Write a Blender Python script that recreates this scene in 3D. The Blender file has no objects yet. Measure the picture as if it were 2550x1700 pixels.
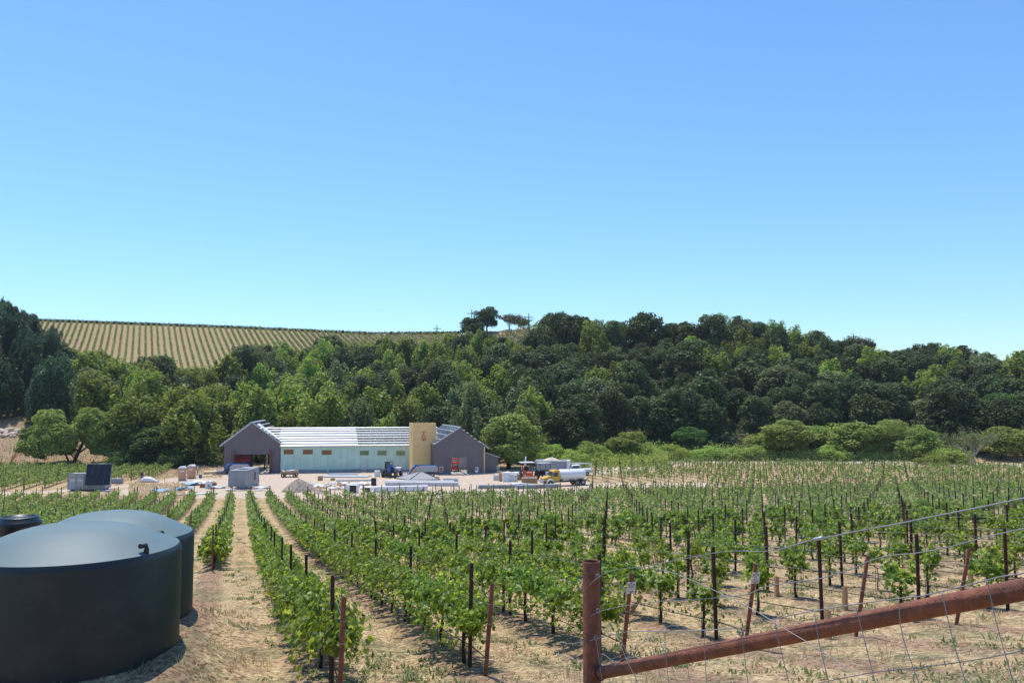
import bpy, math, random
import numpy as np
from mathutils import Vector, Matrix

# ------------------------------------------------------------------ camera, sky, sun, exposure
SC = bpy.context.scene
F_PX, HORIZON, CAMZ = 2040.0, 990.0, 13.9
PITCH = math.atan((HORIZON - 850) / F_PX)
cam_data = bpy.data.cameras.new("camera")
cam_data.sensor_width = 36.0
cam_data.lens = 36.0 * F_PX / 2550.0
cam_data.clip_start = 0.1
cam_data.clip_end = 5000
cam = bpy.data.objects.new("camera", cam_data)
SC.collection.objects.link(cam)
cam.location = (0, 0, CAMZ)
cam.rotation_euler = (math.pi / 2 + PITCH, 0, 0)
SC.camera = cam
SC.render.resolution_x, SC.render.resolution_y = 1024, 682

SUN_EL, SUN_AZ = math.radians(69), math.radians(-32)     # azimuth from +Y (view direction) towards +X
world = bpy.data.worlds.new("World")
SC.world = world
world.use_nodes = True
wn = world.node_tree
bg = wn.nodes["Background"]
sky = wn.nodes.new("ShaderNodeTexSky")
sky.sky_type = 'NISHITA'
sky.sun_disc = False
sky.sun_elevation = SUN_EL
sky.sun_rotation = SUN_AZ
sky.altitude = 0
sky.air_density = 1.2
sky.dust_density = 0.1
sky.ozone_density = 9.0
clear = wn.nodes.new("ShaderNodeMix"); clear.data_type = 'RGBA'; clear.blend_type = 'MULTIPLY'
clear.inputs[0].default_value = 1.0
clear.inputs[7].default_value = (0.90, 1.05, 1.12, 1)
wn.links.new(sky.outputs[0], clear.inputs[6])
wn.links.new(clear.outputs[2], bg.inputs[0])
bg.inputs[1].default_value = 0.118
sun_d = bpy.data.lights.new("sun", 'SUN')
sun_d.energy = 3.3
sun_d.angle = math.radians(0.5)
sun_d.color = (1.0, 0.94, 0.84)
sun = bpy.data.objects.new("sun", sun_d)
SC.collection.objects.link(sun)
sv = Vector((math.sin(SUN_AZ) * math.cos(SUN_EL), math.cos(SUN_AZ) * math.cos(SUN_EL), math.sin(SUN_EL)))
sun.rotation_euler = sv.to_track_quat('Z', 'Y').to_euler()
SC.view_settings.view_transform = 'Standard'
SC.view_settings.look = 'None'
SC.view_settings.exposure = 0.46
SC.view_settings.gamma = 1
SC.cycles.max_bounces = 8
SC.cycles.transparent_max_bounces = 8
SC.cycles.use_denoising = True

# ------------------------------------------------------------------ helpers
R = math.radians
rng = np.random.default_rng(7)
random.seed(7)
COL = SC.collection

def ray(x, y):
    """photo pixel -> (X/Y, drop/Y)"""
    u = (x - 1275) / F_PX; w = (y - 850) / F_PX
    D = math.cos(PITCH) + w * math.sin(PITCH)
    return u / D, (w * math.cos(PITCH) - math.sin(PITCH)) / D

def at(x, y, Y):
    t, q = ray(x, y)
    return Vector((t * Y, Y, CAMZ - q * Y))

def gr(x, y):
    t, q = ray(x, y)
    Y = CAMZ / q
    return Vector((t * Y, Y, 0))

_ONE = ['', 'first', 'second', 'third', 'fourth', 'fifth', 'sixth', 'seventh', 'eighth', 'ninth', 'tenth', 'eleventh', 'twelfth', 'thirteenth', 'fourteenth', 'fifteenth', 'sixteenth', 'seventeenth', 'eighteenth', 'nineteenth']
_TEN = {2: ('twentieth', 'twenty'), 3: ('thirtieth', 'thirty'), 4: ('fortieth', 'forty'), 5: ('fiftieth', 'fifty'), 6: ('sixtieth', 'sixty'), 7: ('seventieth', 'seventy'), 8: ('eightieth', 'eighty')}
def nth(n):
    if n < 20: return _ONE[n]
    return _TEN[n // 10][0] if n % 10 == 0 else _TEN[n // 10][1] + '-' + _ONE[n % 10]

def tag(o, label=None, cat=None, group=None, kind=None):
    if label: o["label"] = label
    if cat: o["category"] = cat
    if group: o["group"] = group
    if kind: o["kind"] = kind
    return o

def empty(name, loc, rz=0.0, label=None, cat=None, group=None):
    o = bpy.data.objects.new(name, None)
    COL.objects.link(o)
    o.empty_display_size = 0.2
    o.location = loc
    o.rotation_euler = (0, 0, rz)
    return tag(o, label, cat, group)

def link(name, me, parent=None, loc=None):
    o = bpy.data.objects.new(name, me)
    COL.objects.link(o)
    if parent is not None: o.parent = parent
    if loc is not None: o.location = loc
    return o

def mesh_np(name, V, Fs, mat=None, smooth=False):
    """V (N,3); Fs list of (M,k) index arrays"""
    me = bpy.data.meshes.new(name)
    V = np.asarray(V, np.float32)
    if not isinstance(Fs, list): Fs = [Fs]
    Fs = [np.asarray(f, np.int32) for f in Fs if len(f)]
    nl = sum(f.size for f in Fs); nf = sum(len(f) for f in Fs)
    me.vertices.add(len(V)); me.vertices.foreach_set("co", V.ravel())
    me.loops.add(nl); me.loops.foreach_set("vertex_index", np.concatenate([f.ravel() for f in Fs]))
    tot = np.concatenate([np.full(len(f), f.shape[1], np.int32) for f in Fs])
    st = np.concatenate([[0], np.cumsum(tot)[:-1]]).astype(np.int32)
    me.polygons.add(nf); me.polygons.foreach_set("loop_start", st); me.polygons.foreach_set("loop_total", tot)
    if smooth: me.polygons.foreach_set("use_smooth", np.ones(nf, bool))
    me.update(calc_edges=True)
    if mat: me.materials.append(mat)
    return me

class MB:
    def __init__(s): s.v = []; s.f = []; s.sm = []
    def add(s, vs, fs, smooth=False):
        b = len(s.v); s.v += [tuple(p) for p in vs]
        for f in fs: s.f.append([b + i for i in f]); s.sm.append(smooth)
        return s
    def box(s, c, d, rz=0.0, rx=0.0, ry=0.0, taper=1.0):
        M = Matrix.Translation(c) @ Matrix.Rotation(rz, 4, 'Z') @ Matrix.Rotation(ry, 4, 'Y') @ Matrix.Rotation(rx, 4, 'X')
        x, y, z = d[0] / 2, d[1] / 2, d[2] / 2
        vs = [M @ Vector((i * x * (taper if k > 0 else 1), j * y * (taper if k > 0 else 1), k * z)) for k in (-1, 1) for j in (-1, 1) for i in (-1, 1)]
        return s.add(vs, [(0, 2, 3, 1), (4, 5, 7, 6), (0, 1, 5, 4), (2, 6, 7, 3), (0, 4, 6, 2), (1, 3, 7, 5)])
    def b(s, x0, x1, y0, y1, z0, z1):
        return s.box(((x0 + x1) / 2, (y0 + y1) / 2, (z0 + z1) / 2), (x1 - x0, y1 - y0, z1 - z0))
    def tube(s, pts, r, n=8, caps=True, smooth=True):
        pts = [Vector(p) for p in pts]
        rs = r if isinstance(r, (list, tuple)) else [r] * len(pts)
        vs, fs = [], []
        for i, p in enumerate(pts):
            d = (pts[min(i + 1, len(pts) - 1)] - pts[max(i - 1, 0)]).normalized()
            a = d.cross(Vector((0, 0, 1)) if abs(d.z) < 0.9 else Vector((1, 0, 0))).normalized(); bb = d.cross(a)
            for k in range(n):
                an = 2 * math.pi * k / n
                vs.append(p + (a * math.cos(an) + bb * math.sin(an)) * rs[i])
        for i in range(len(pts) - 1):
            for k in range(n):
                fs.append((i * n + k, i * n + (k + 1) % n, (i + 1) * n + (k + 1) % n, (i + 1) * n + k))
        s.add(vs, fs, smooth)
        if caps:
            b0 = len(s.v) - len(vs)
            s.f.append([b0 + k for k in range(n)][::-1]); s.sm.append(False)
            s.f.append([b0 + (len(pts) - 1) * n + k for k in range(n)]); s.sm.append(False)
        return s
    def lathe(s, prof, n=48, c=(0, 0, 0), smooth=True):
        vs = [(c[0] + r * math.cos(2 * math.pi * k / n), c[1] + r * math.sin(2 * math.pi * k / n), c[2] + z) for r, z in prof for k in range(n)]
        fs = [(i * n + k, i * n + (k + 1) % n, (i + 1) * n + (k + 1) % n, (i + 1) * n + k) for i in range(len(prof) - 1) for k in range(n)]
        return s.add(vs, fs, smooth)
    def prism(s, poly, y0, y1, axis='y'):
        """extrude polygon given in (x,z) along y (or (y,z) along x, (x,y) along z)"""
        n = len(poly)
        def P(a, b, c): return (a, c, b) if axis == 'y' else ((c, a, b) if axis == 'x' else (a, b, c))
        vs = [P(a, b, y0) for a, b in poly] + [P(a, b, y1) for a, b in poly]
        fs = [list(range(n))[::-1], list(range(n, 2 * n))] + [(i, (i + 1) % n, n + (i + 1) % n, n + i) for i in range(n)]
        return s.add(vs, fs)
    def wheel(s, c, r, w, n=20, rz=0.0):
        """tyre with rounded shoulders, axle along local x"""
        M = Matrix.Translation(c) @ Matrix.Rotation(rz, 4, 'Z')
        pr = [(r * .5, -w / 2), (r * .9, -w / 2), (r, -w * .32), (r, w * .32), (r * .9, w / 2), (r * .5, w / 2)]
        vs = [M @ Vector((z, q * math.cos(2 * math.pi * k / n), q * math.sin(2 * math.pi * k / n))) for q, z in pr for k in range(n)]
        fs = [(i * n + k, i * n + (k + 1) % n, ((i + 1) % 6) * n + (k + 1) % n, ((i + 1) % 6) * n + k) for i in range(6) for k in range(n)]
        return s.add(vs, fs, True)
    def mesh(s, name, mat):
        me = bpy.data.meshes.new(name)
        me.from_pydata(s.v, [], s.f); me.update()
        me.polygons.foreach_set("use_smooth", s.sm)
        if mat: me.materials.append(mat)
        return me
    def build(s, name, mat, parent=None, loc=None, bevel=0.0):
        o = link(name, s.mesh(name, mat), parent, loc)
        if bevel:
            m = o.modifiers.new("bevel", 'BEVEL'); m.width = bevel; m.segments = 2; m.limit_method = 'ANGLE'
        return o

# ------------------------------------------------------------------ materials
def mat_base(name):
    m = bpy.data.materials.new(name); m.use_nodes = True
    nt = m.node_tree
    return m, nt, nt.nodes["Principled BSDF"]

def nd(nt, t, **kw):
    n = nt.nodes.new(t)
    for k, v in kw.items(): setattr(n, k, v)
    return n

def noise_fac(nt, scale, detail=4, coord='Object', rough=0.55):
    tc = nd(nt, 'ShaderNodeTexCoord'); n = nd(nt, 'ShaderNodeTexNoise')
    n.inputs['Scale'].default_value = scale; n.inputs['Detail'].default_value = detail; n.inputs['Roughness'].default_value = rough
    nt.links.new(tc.outputs[coord], n.inputs['Vector'])
    return n.outputs['Fac']

def ramp(nt, fac, stops):
    r = nd(nt, 'ShaderNodeValToRGB')
    els = r.color_ramp.elements
    while len(els) < len(stops): els.new(0.5)
    for e, (p, c) in zip(els, stops):
        e.position = p; e.color = (c[0], c[1], c[2], 1) if hasattr(c, '__len__') else (c, c, c, 1)
    nt.links.new(fac, r.inputs['Fac'])
    return r.outputs['Color']

def math_n(nt, op, a, b=None, c=None):
    n = nd(nt, 'ShaderNodeMath', operation=op)
    for i, v in enumerate((a, b, c)):
        if v is None: continue
        if isinstance(v, (int, float)): n.inputs[i].default_value = v
        else: nt.links.new(v, n.inputs[i])
    return n.outputs[0]

def mix_c(nt, fac, a, b, mode='MIX'):
    n = nd(nt, 'ShaderNodeMix', data_type='RGBA', blend_type=mode)
    for s_, v in (('Factor', fac), ('A', a), ('B', b)):
        i = n.inputs[0] if s_ == 'Factor' else (n.inputs[6] if s_ == 'A' else n.inputs[7])
        if isinstance(v, (int, float)): i.default_value = v
        elif isinstance(v, tuple): i.default_value = (*v, 1)
        else: nt.links.new(v, i)
    return n.outputs[2]

def mat(name, col, rough=0.6, metal=0.0, var=0.12, scale=3.0, bump=0.0, dirt=None, coord='Object', spec=None):
    m, nt, p = mat_base(name)
    f = noise_fac(nt, scale, 6, coord)
    c0 = tuple(max(0, v * (1 - var)) for v in col); c1 = tuple(min(1, v * (1 + var)) for v in col)
    c = ramp(nt, f, [(0.3, c0), (0.7, c1)])
    if dirt:
        g = noise_fac(nt, scale * 0.35, 8, coord, 0.7)
        k = ramp(nt, g, [(0.52, 0.0), (0.68, 1.0)])
        c = mix_c(nt, k, c, dirt)
    nt.links.new(c, p.inputs['Base Color'])
    p.inputs['Roughness'].default_value = rough; p.inputs['Metallic'].default_value = metal
    if spec is not None: p.inputs['Specular IOR Level'].default_value = spec
    if bump:
        b = nd(nt, 'ShaderNodeBump'); b.inputs['Strength'].default_value = bump; b.inputs['Distance'].default_value = 0.02
        nt.links.new(noise_fac(nt, scale * 6, 4, coord), b.inputs['Height']); nt.links.new(b.outputs[0], p.inputs['Normal'])
    return m

def leaf_mat(name, dark, light, trans, objvar=0.25, tf=0.35, rough=0.5, dry=None, spec=0.12):
    m, nt, p = mat_base(name)
    g = nd(nt, 'ShaderNodeNewGeometry'); oi = nd(nt, 'ShaderNodeObjectInfo')
    c = ramp(nt, g.outputs['Random Per Island'], [(0.0, dark), (0.75, light), (1.0, dry or light)])
    k = math_n(nt, 'MULTIPLY_ADD', oi.outputs['Random'], objvar * 2, 1 - objvar)
    hsv = nd(nt, 'ShaderNodeHueSaturation')
    hh = math_n(nt, 'MULTIPLY_ADD', oi.outputs['Random'], 0.03, 0.485)
    nt.links.new(hh, hsv.inputs['Hue']); nt.links.new(k, hsv.inputs['Value']); nt.links.new(c, hsv.inputs['Color'])
    nt.links.new(hsv.outputs[0], p.inputs['Base Color'])
    p.inputs['Roughness'].default_value = rough; p.inputs['Specular IOR Level'].default_value = spec
    tr = nd(nt, 'ShaderNodeBsdfTranslucent')
    tc = mix_c(nt, 1.0, hsv.outputs[0], trans, 'MULTIPLY')
    nt.links.new(tc, tr.inputs['Color'])
    mx = nd(nt, 'ShaderNodeMixShader'); mx.inputs[0].default_value = tf
    out = nt.nodes['Material Output']
    nt.links.new(p.outputs[0], mx.inputs[1]); nt.links.new(tr.outputs[0], mx.inputs[2]); nt.links.new(mx.outputs[0], out.inputs['Surface'])
    return m

M = {}
M['rust'] = mat('rusted_steel', (0.215, 0.072, 0.038), 0.75, 0.0, 0.35, 14, 0.5, dirt=(0.10, 0.036, 0.024))
M['rust_dark'] = mat('dark_rusted_steel', (0.075, 0.035, 0.026), 0.8, 0.0, 0.3, 9, 0.3)
M['wire'] = mat('galvanised_wire', (0.30, 0.31, 0.32), 0.55, 0.4, 0.1, 30)
M['black_poly'] = mat('black_poly_hose', (0.018, 0.018, 0.02), 0.5)
M['bark'] = mat('bark', (0.11, 0.08, 0.055), 0.9, 0, 0.4, 10, 0.6)
M['bark_dark'] = mat('dark_bark', (0.05, 0.035, 0.028), 0.9, 0, 0.4, 6, 0.6)
M['bark_pale'] = mat('pale_bark', (0.34, 0.30, 0.26), 0.85, 0, 0.25, 5, 0.4)
M['vine_leaf'] = leaf_mat('vine_leaf', (0.065, 0.120, 0.020), (0.225, 0.325, 0.052), (2.0, 1.8, 1.0), 0.08, 0.48, 0.42, (0.36, 0.42, 0.10), 0.35)
M['vine_leaf_far'] = leaf_mat('vine_leaf_distant', (0.095, 0.14, 0.040), (0.22, 0.295, 0.085), (1.7, 1.6, 1.0), 0.08, 0.45, 0.5, (0.34, 0.37, 0.15), 0.25)
M['oak'] = leaf_mat('oak_leaf', (0.041, 0.062, 0.025), (0.132, 0.174, 0.065), (1.5, 1.4, 0.9), 0.30, 0.25)
M['bay'] = leaf_mat('bay_leaf', (0.093, 0.124, 0.027), (0.329, 0.395, 0.086), (1.6, 1.5, 0.9), 0.25, 0.32)
M['maple'] = leaf_mat('bright_leaf', (0.122, 0.170, 0.033), (0.350, 0.453, 0.096), (1.6, 1.5, 0.9), 0.20, 0.35)
M['sage'] = leaf_mat('sage_leaf', (0.092, 0.119, 0.051), (0.267, 0.311, 0.136), (1.4, 1.4, 1.0), 0.22, 0.3)
M['pine'] = leaf_mat('blue_green_leaf', (0.034, 0.072, 0.040), (0.087, 0.159, 0.078), (1.4, 1.4, 1.0), 0.25, 0.22)
M['willow'] = leaf_mat('willow_leaf', (0.172, 0.242, 0.060), (0.442, 0.556, 0.152), (1.6, 1.5, 0.9), 0.18, 0.4)
M['walnut'] = leaf_mat('walnut_leaf', (0.052, 0.110, 0.034), (0.135, 0.225, 0.065), (1.6, 1.6, 1.0), 0.12, 0.35)
M['olive'] = leaf_mat('olive_leaf', (0.135, 0.185, 0.044), (0.368, 0.440, 0.124), (1.5, 1.5, 0.9), 0.12, 0.32)
M['twig'] = leaf_mat('sparse_twig', (0.16, 0.14, 0.10), (0.26, 0.24, 0.16), (1.0, 1.0, 0.8), 0.1, 0.15)
M['straw'] = leaf_mat('straw', (0.42, 0.30, 0.16), (0.72, 0.57, 0.34), (1.1, 1.0, 0.8), 0.02, 0.2, 0.6)
M['weed'] = leaf_mat('weed_leaf', (0.09, 0.13, 0.05), (0.20, 0.26, 0.11), (1.5, 1.4, 0.9), 0.02, 0.3)
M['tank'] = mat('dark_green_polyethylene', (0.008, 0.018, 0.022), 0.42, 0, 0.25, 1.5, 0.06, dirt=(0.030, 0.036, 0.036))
M['tank_top'] = mat('skylit_dusty_polyethylene', (0.085, 0.150, 0.165), 0.62, 0, 0.10, 1.2, 0.06, dirt=(0.16, 0.18, 0.17), spec=0.8)  # dome base paler: sky reflection and sunlight put into its colour, with dust
M['galv'] = mat('galvanised_steel', (0.52, 0.54, 0.56), 0.45, 0.35, 0.12, 2)
M['white'] = mat('white_sheet', (0.78, 0.79, 0.80), 0.55, 0, 0.05, 2)
M['blanket'] = mat('white_blanket', (0.60, 0.61, 0.63), 0.7, 0, 0.06, 1.0, dirt=(0.50, 0.50, 0.52))
M['offwhite'] = mat('off_white', (0.62, 0.62, 0.63), 0.6, 0, 0.1, 2, dirt=(0.5, 0.46, 0.42))
M['grey'] = mat('grey_paint', (0.29, 0.31, 0.34), 0.5, 0, 0.1, 1.2, dirt=(0.22, 0.20, 0.19))
M['grey_light'] = mat('light_grey_paint', (0.40, 0.41, 0.42), 0.55, 0, 0.1, 1.5, dirt=(0.32, 0.29, 0.26))
M['black'] = mat('black_paint', (0.02, 0.02, 0.022), 0.5)
M['rubber'] = mat('tyre_rubber', (0.045, 0.040, 0.036), 0.85, dirt=(0.22, 0.18, 0.14))
M['blue'] = mat('blue_paint', (0.035, 0.13, 0.38), 0.4, 0, 0.1, 2)
M['red'] = mat('red_paint', (0.62, 0.06, 0.035), 0.45, 0, 0.1, 2)
M['orange'] = mat('orange_paint', (0.60, 0.15, 0.05), 0.55, 0, 0.2, 4, dirt=(0.25, 0.12, 0.07))
M['yellow'] = mat('yellow_paint', (0.74, 0.43, 0.045), 0.35, 0, 0.06, 2)
M['glass'] = mat('window_glass', (0.05, 0.09, 0.10), 0.08, 0, 0.05, 2)
M['osb'] = mat('strand_board', (0.92, 0.585, 0.26), 0.8, 0, 0.16, 7, 0.1)
M['ply'] = mat('new_plywood', (0.62, 0.48, 0.30), 0.75, 0, 0.08, 3)
M['wood'] = mat('lumber', (0.42, 0.27, 0.15), 0.8, 0, 0.2, 4)
M['wood_brown'] = mat('brown_board', (0.27, 0.12, 0.05), 0.75, 0, 0.2, 3)
M['green_board'] = mat('green_gypsum', (0.34, 0.40, 0.22), 0.8, 0, 0.05, 3)
M['tan'] = mat('tan_plastic', (0.62, 0.36, 0.23), 0.5, 0, 0.05, 2)
M['carton'] = mat('tan_carton', (0.50, 0.30, 0.16), 0.8, 0, 0.12, 6)
M['lightblue'] = mat('light_blue_sheet', (0.24, 0.45, 0.66), 0.5, 0, 0.12, 3)
M['slab'] = mat('dark_slab', (0.20, 0.19, 0.18), 0.9)  # wing floor, set darker than the concrete of the barn floors
M['concrete'] = mat('concrete', (0.50, 0.47, 0.44), 0.85, 0, 0.1, 1.5)
M['rock'] = mat('pale_rock', (0.62, 0.50, 0.40), 0.9, 0, 0.3, 1.2, 0.5)
M['gravel'] = mat('gravel', (0.34, 0.27, 0.21), 0.95, 0, 0.45, 3.5, 1.0)
M['solar'] = mat('solar_glass', (0.008, 0.010, 0.018), 0.25, 0, 0.05, 2)
M['netting'] = mat('orange_netting', (0.60, 0.17, 0.09), 0.8)
M['roofgrey'] = mat('grey_roof_panel', (0.30, 0.29, 0.30), 0.6, 0, 0.08, 2)
M['skin'] = mat('skin', (0.40, 0.24, 0.17), 0.6)
M['teal'] = mat('teal_pipe', (0.10, 0.45, 0.36), 0.5)

def siding(name, col, pitch, axis=0, depth=0.35):
    m, nt, p = mat_base(name)
    tc = nd(nt, 'ShaderNodeTexCoord'); sp = nd(nt, 'ShaderNodeSeparateXYZ'); nt.links.new(tc.outputs['Object'], sp.inputs[0])
    fr = math_n(nt, 'FRACT', math_n(nt, 'MULTIPLY', sp.outputs[axis], 1 / pitch))
    k = ramp(nt, fr, [(0.0, 1 - depth), (0.16, 1.0), (0.84, 1.0), (1.0, 1 - depth)])
    n = noise_fac(nt, 0.6, 5)
    c = ramp(nt, n, [(0.3, tuple(v * 0.9 for v in col)), (0.7, tuple(v * 1.1 for v in col))])
    nt.links.new(mix_c(nt, 1.0, c, k, 'MULTIPLY'), p.inputs['Base Color'])
    p.inputs['Roughness'].default_value = 0.5
    b = nd(nt, 'ShaderNodeBump'); b.inputs['Distance'].default_value = 0.04; b.inputs['Strength'].default_value = 0.6
    nt.links.new(k, b.inputs['Height']); nt.links.new(b.outputs[0], p.inputs['Normal'])
    return m
M['siding'] = siding('grey_ribbed_siding', (0.165, 0.132, 0.145), 0.45, 0, 0.3)
M['siding_h'] = siding('grey_lapped_siding', (0.135, 0.120, 0.130), 0.55, 2, 0.3)
M['sheath'] = siding('pale_green_sheathing', (0.50, 0.68, 0.60), 1.22, 0, 0.10)
M['container'] = siding('grey_corrugated_steel', (0.29, 0.31, 0.34), 0.28, 1, 0.35)

# ------------------------------------------------------------------ terrain shape
SLOPE, SP, C0 = 0.33, 2.6, 1.50           # vine rows: X = c - SLOPE*Y, c = C0 + SP*k
NRM = math.hypot(1, SLOPE)
_vg = np.arange(-80, 800, 0.5)
_dp = np.interp(_vg, [-80, -30, -10, 0, 5, 9, 13.3, 19, 24.5, 35, 55, 75, 95, 110, 120, 800],
                [-9, -5, -.6, 1.6, 2.75, 3.7, 4.65, 5.3, 6.0, 7.25, 9.35, 11.1, 12.7, 13.6, 13.9, 13.9])
_k = np.hanning(9); _k /= _k.sum()
_dp = np.convolve(np.pad(_dp, 4, mode='edge'), _k, 'valid')
_tk = [-.8, -.6, -.35, -.17, -.06, .02, .1, .25, .4, .6, .8]
_yb = [160, 160, 165, 170, 172, 175, 178, 185, 188, 182, 178]
_yr = [389, 389, 389, 389, 365, 345, 305, 290, 285, 275, 270]
_hr = [50, 51, 47.5, 44.3, 42.8, 43.5, 34.5, 34.5, 26.5, 19, 17]
_ex = [1.5, 1.5, 1.5, 1.5, 1.4, 1.3, 1.25, 1.2, 1.15, 1.1, 1.1]
TANKS = [(-7.72, 14.7, CAMZ - 4.45), (-9.1, 18.9, CAMZ - 4.95), (-13.35, 18.6, CAMZ - 5.0), (-12.95, 21.8, CAMZ - 5.2)]
TR = 1.75
def sst(x, a, b):
    s = np.clip((x - a) / (b - a), 0, 1); return s * s * (3 - 2 * s)

def height(X, Y):
    X = np.asarray(X, float); Y = np.asarray(Y, float)
    v = (Y - SLOPE * X) / NRM
    z = CAMZ - np.interp(v, _vg, _dp)
    z = z + (CAMZ - 13.9 - z) * sst(Y, 105, 119)
    t = X / np.maximum(Y, 60)
    yb, yr, hr, ex = (np.interp(t, _tk, a) for a in (_yb, _yr, _hr, _ex))
    s = (Y - yb) / (yr - yb)
    h = hr * np.clip(s, 0, 1) ** ex - 0.12 * np.maximum(Y - yr, 0)
    h = h + 5.0 * sst(Y, 163, 192) * (1 - sst(t, -.47, -.40)) * (1 - sst(Y, 230, 300))
    h = h + 17 * np.exp(-0.5 * ((X + 152) / 19) ** 2 - 0.5 * ((Y - 235) / 34) ** 2)
    z = z + h
    for (a, b, c) in TANKS:
        d = np.hypot(X - a, Y - b); w = 1 - sst(d, TR + .15, TR + 1.5)
        z = z + (c - z) * w
    return z

def hgt(x, y): return float(height(x, y))

def gh(x, y, y0=4.0, y1=420.0):
    """photo pixel -> point where its sight line meets the ground"""
    t, q = ray(x, y)
    Ys = np.concatenate([np.arange(y0, 60, 0.05), np.arange(60, y1, 0.25)])
    d = (CAMZ - q * Ys) - height(t * Ys, Ys)
    i = np.where(d <= 0)[0]
    Y = float(Ys[i[0]]) if len(i) else y1
    return Vector((t * Y, Y, hgt(t * Y, Y)))

_LX = np.array([-38., -44, -54, -63, -72, -82, -110])
def left_near(X):
    """near edge of the far left vine block"""
    return np.interp(X, [-95, -78, -71, -65, -60], [119, 124, 129, 138, 144])
def in_field(X, Y):
    if X < 12: return Y < 113 + .15 * max(0, X + 30)
    far = 179 - .2 * max(0, X - 32)
    if X < 31: return (Y < 127) or (137 < Y < far and X > 12)
    return Y < far

# ------------------------------------------------------------------ ground sheet
def ground_material():
    m, nt, p = mat_base('ground_soil_and_straw')
    geo = nd(nt, 'ShaderNodeNewGeometry'); sp = nd(nt, 'ShaderNodeSeparateXYZ'); nt.links.new(geo.outputs['Position'], sp.inputs[0])
    X, Y = sp.outputs[0], sp.outputs[1]
    u = math_n(nt, 'MULTIPLY', math_n(nt, 'SUBTRACT', math_n(nt, 'MULTIPLY_ADD', Y, SLOPE, X), C0), 1 / SP)
    d = math_n(nt, 'ABSOLUTE', math_n(nt, 'SUBTRACT', math_n(nt, 'FRACT', math_n(nt, 'ADD', u, 0.5)), 0.5))
    def ns(scale, det=5, rough=.6, dist=0.0):
        n = nd(nt, 'ShaderNodeTexNoise'); n.inputs['Scale'].default_value = scale; n.inputs['Detail'].default_value = det
        n.inputs['Roughness'].default_value = rough; n.inputs['Distortion'].default_value = dist
        nt.links.new(geo.outputs['Position'], n.inputs['Vector']); return n.outputs['Fac']
    n1, n2, n3, n4, n5 = ns(.22, 4), ns(1.1, 6, .65), ns(9, 6, .7, .6), ns(45, 3), ns(.6, 5, .7)
    n6 = ns(3.2, 6, .75, .8)
    straw = ramp(nt, n3, [(.38, (.24, .150, .080)), (.47, (.48, .330, .175)), (.56, (.70, .530, .29)), (.68, (.85, .715, .44))])
    dirt = ramp(nt, n3, [(.38, (.135, .076, .050)), (.50, (.345, .205, .135)), (.62, (.48, .305, .210))])
    green = ramp(nt, n3, [(.40, (.060, .080, .035)), (.60, (.22, .25, .12))])
    edge = math_n(nt, 'ADD', d, math_n(nt, 'MULTIPLY', math_n(nt, 'SUBTRACT', n2, .5), .35))
    strip = ramp(nt, edge, [(.14, 1.0), (.25, 0.0)])
    # wheel tracks of bleached straw either side of the aisle centre
    track = ramp(nt, math_n(nt, 'ABSOLUTE', math_n(nt, 'SUBTRACT', edge, .30)), [(.05, 1.0), (.10, 0.0)])
    bare = ramp(nt, n6, [(.50, 0.0), (.60, .9)])
    bare = math_n(nt, 'MULTIPLY', bare, math_n(nt, 'MULTIPLY_ADD', track, -.75, 1.0))
    k = math_n(nt, 'MAXIMUM', math_n(nt, 'MULTIPLY', strip, .8), bare)
    c = mix_c(nt, k, straw, dirt)
    mid = ramp(nt, d, [(.34, 0.0), (.44, 1.0)])
    gk = math_n(nt, 'MULTIPLY', ramp(nt, n5, [(.48, 0.0), (.60, .8)]), ramp(nt, n6, [(.36, 0.0), (.50, 1.0)]))
    gk = math_n(nt, 'MULTIPLY', gk, math_n(nt, 'MULTIPLY_ADD', mid, .3, .7))
    c = mix_c(nt, gk, c, green)
    at_ = nd(nt, 'ShaderNodeAttribute', attribute_name='zone'); s2 = nd(nt, 'ShaderNodeSeparateColor'); nt.links.new(at_.outputs['Color'], s2.inputs[0])
    # yard: pale compacted sand, ragged edge
    yk = ramp(nt, math_n(nt, 'ADD', s2.outputs[0], math_n(nt, 'MULTIPLY', math_n(nt, 'SUBTRACT', n5, .5), .9)), [(.42, 0.0), (.58, 1.0)])
    sand = ramp(nt, n2, [(.25, (.42, .32, .235)), (.5, (.60, .475, .36)), (.75, (.72, .60, .47))])
    sand = mix_c(nt, ramp(nt, n3, [(.3, .25), (.6, 0.0)]), sand, (.36, .27, .20))
    c = mix_c(nt, yk, c, sand)
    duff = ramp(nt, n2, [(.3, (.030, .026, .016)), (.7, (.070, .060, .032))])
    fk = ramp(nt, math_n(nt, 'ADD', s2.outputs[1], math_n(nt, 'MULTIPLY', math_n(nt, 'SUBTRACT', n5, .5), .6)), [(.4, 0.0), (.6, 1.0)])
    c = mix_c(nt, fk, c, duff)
    slope = ramp(nt, n2, [(.3, (.30, .21, .13)), (.55, (.42, .30, .185)), (.75, (.24, .24, .10))])
    c = mix_c(nt, s2.outputs[2], c, slope)
    nt.links.new(c, p.inputs['Base Color']); p.inputs['Roughness'].default_value = .95; p.inputs['Specular IOR Level'].default_value = .15
    b = nd(nt, 'ShaderNodeBump'); b.inputs['Distance'].default_value = .06; b.inputs['Strength'].default_value = 1.0
    nt.links.new(math_n(nt, 'ADD', n3, math_n(nt, 'MULTIPLY', n4, .5)), b.inputs['Height']); nt.links.new(b.outputs[0], p.inputs['Normal'])
    return m

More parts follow.
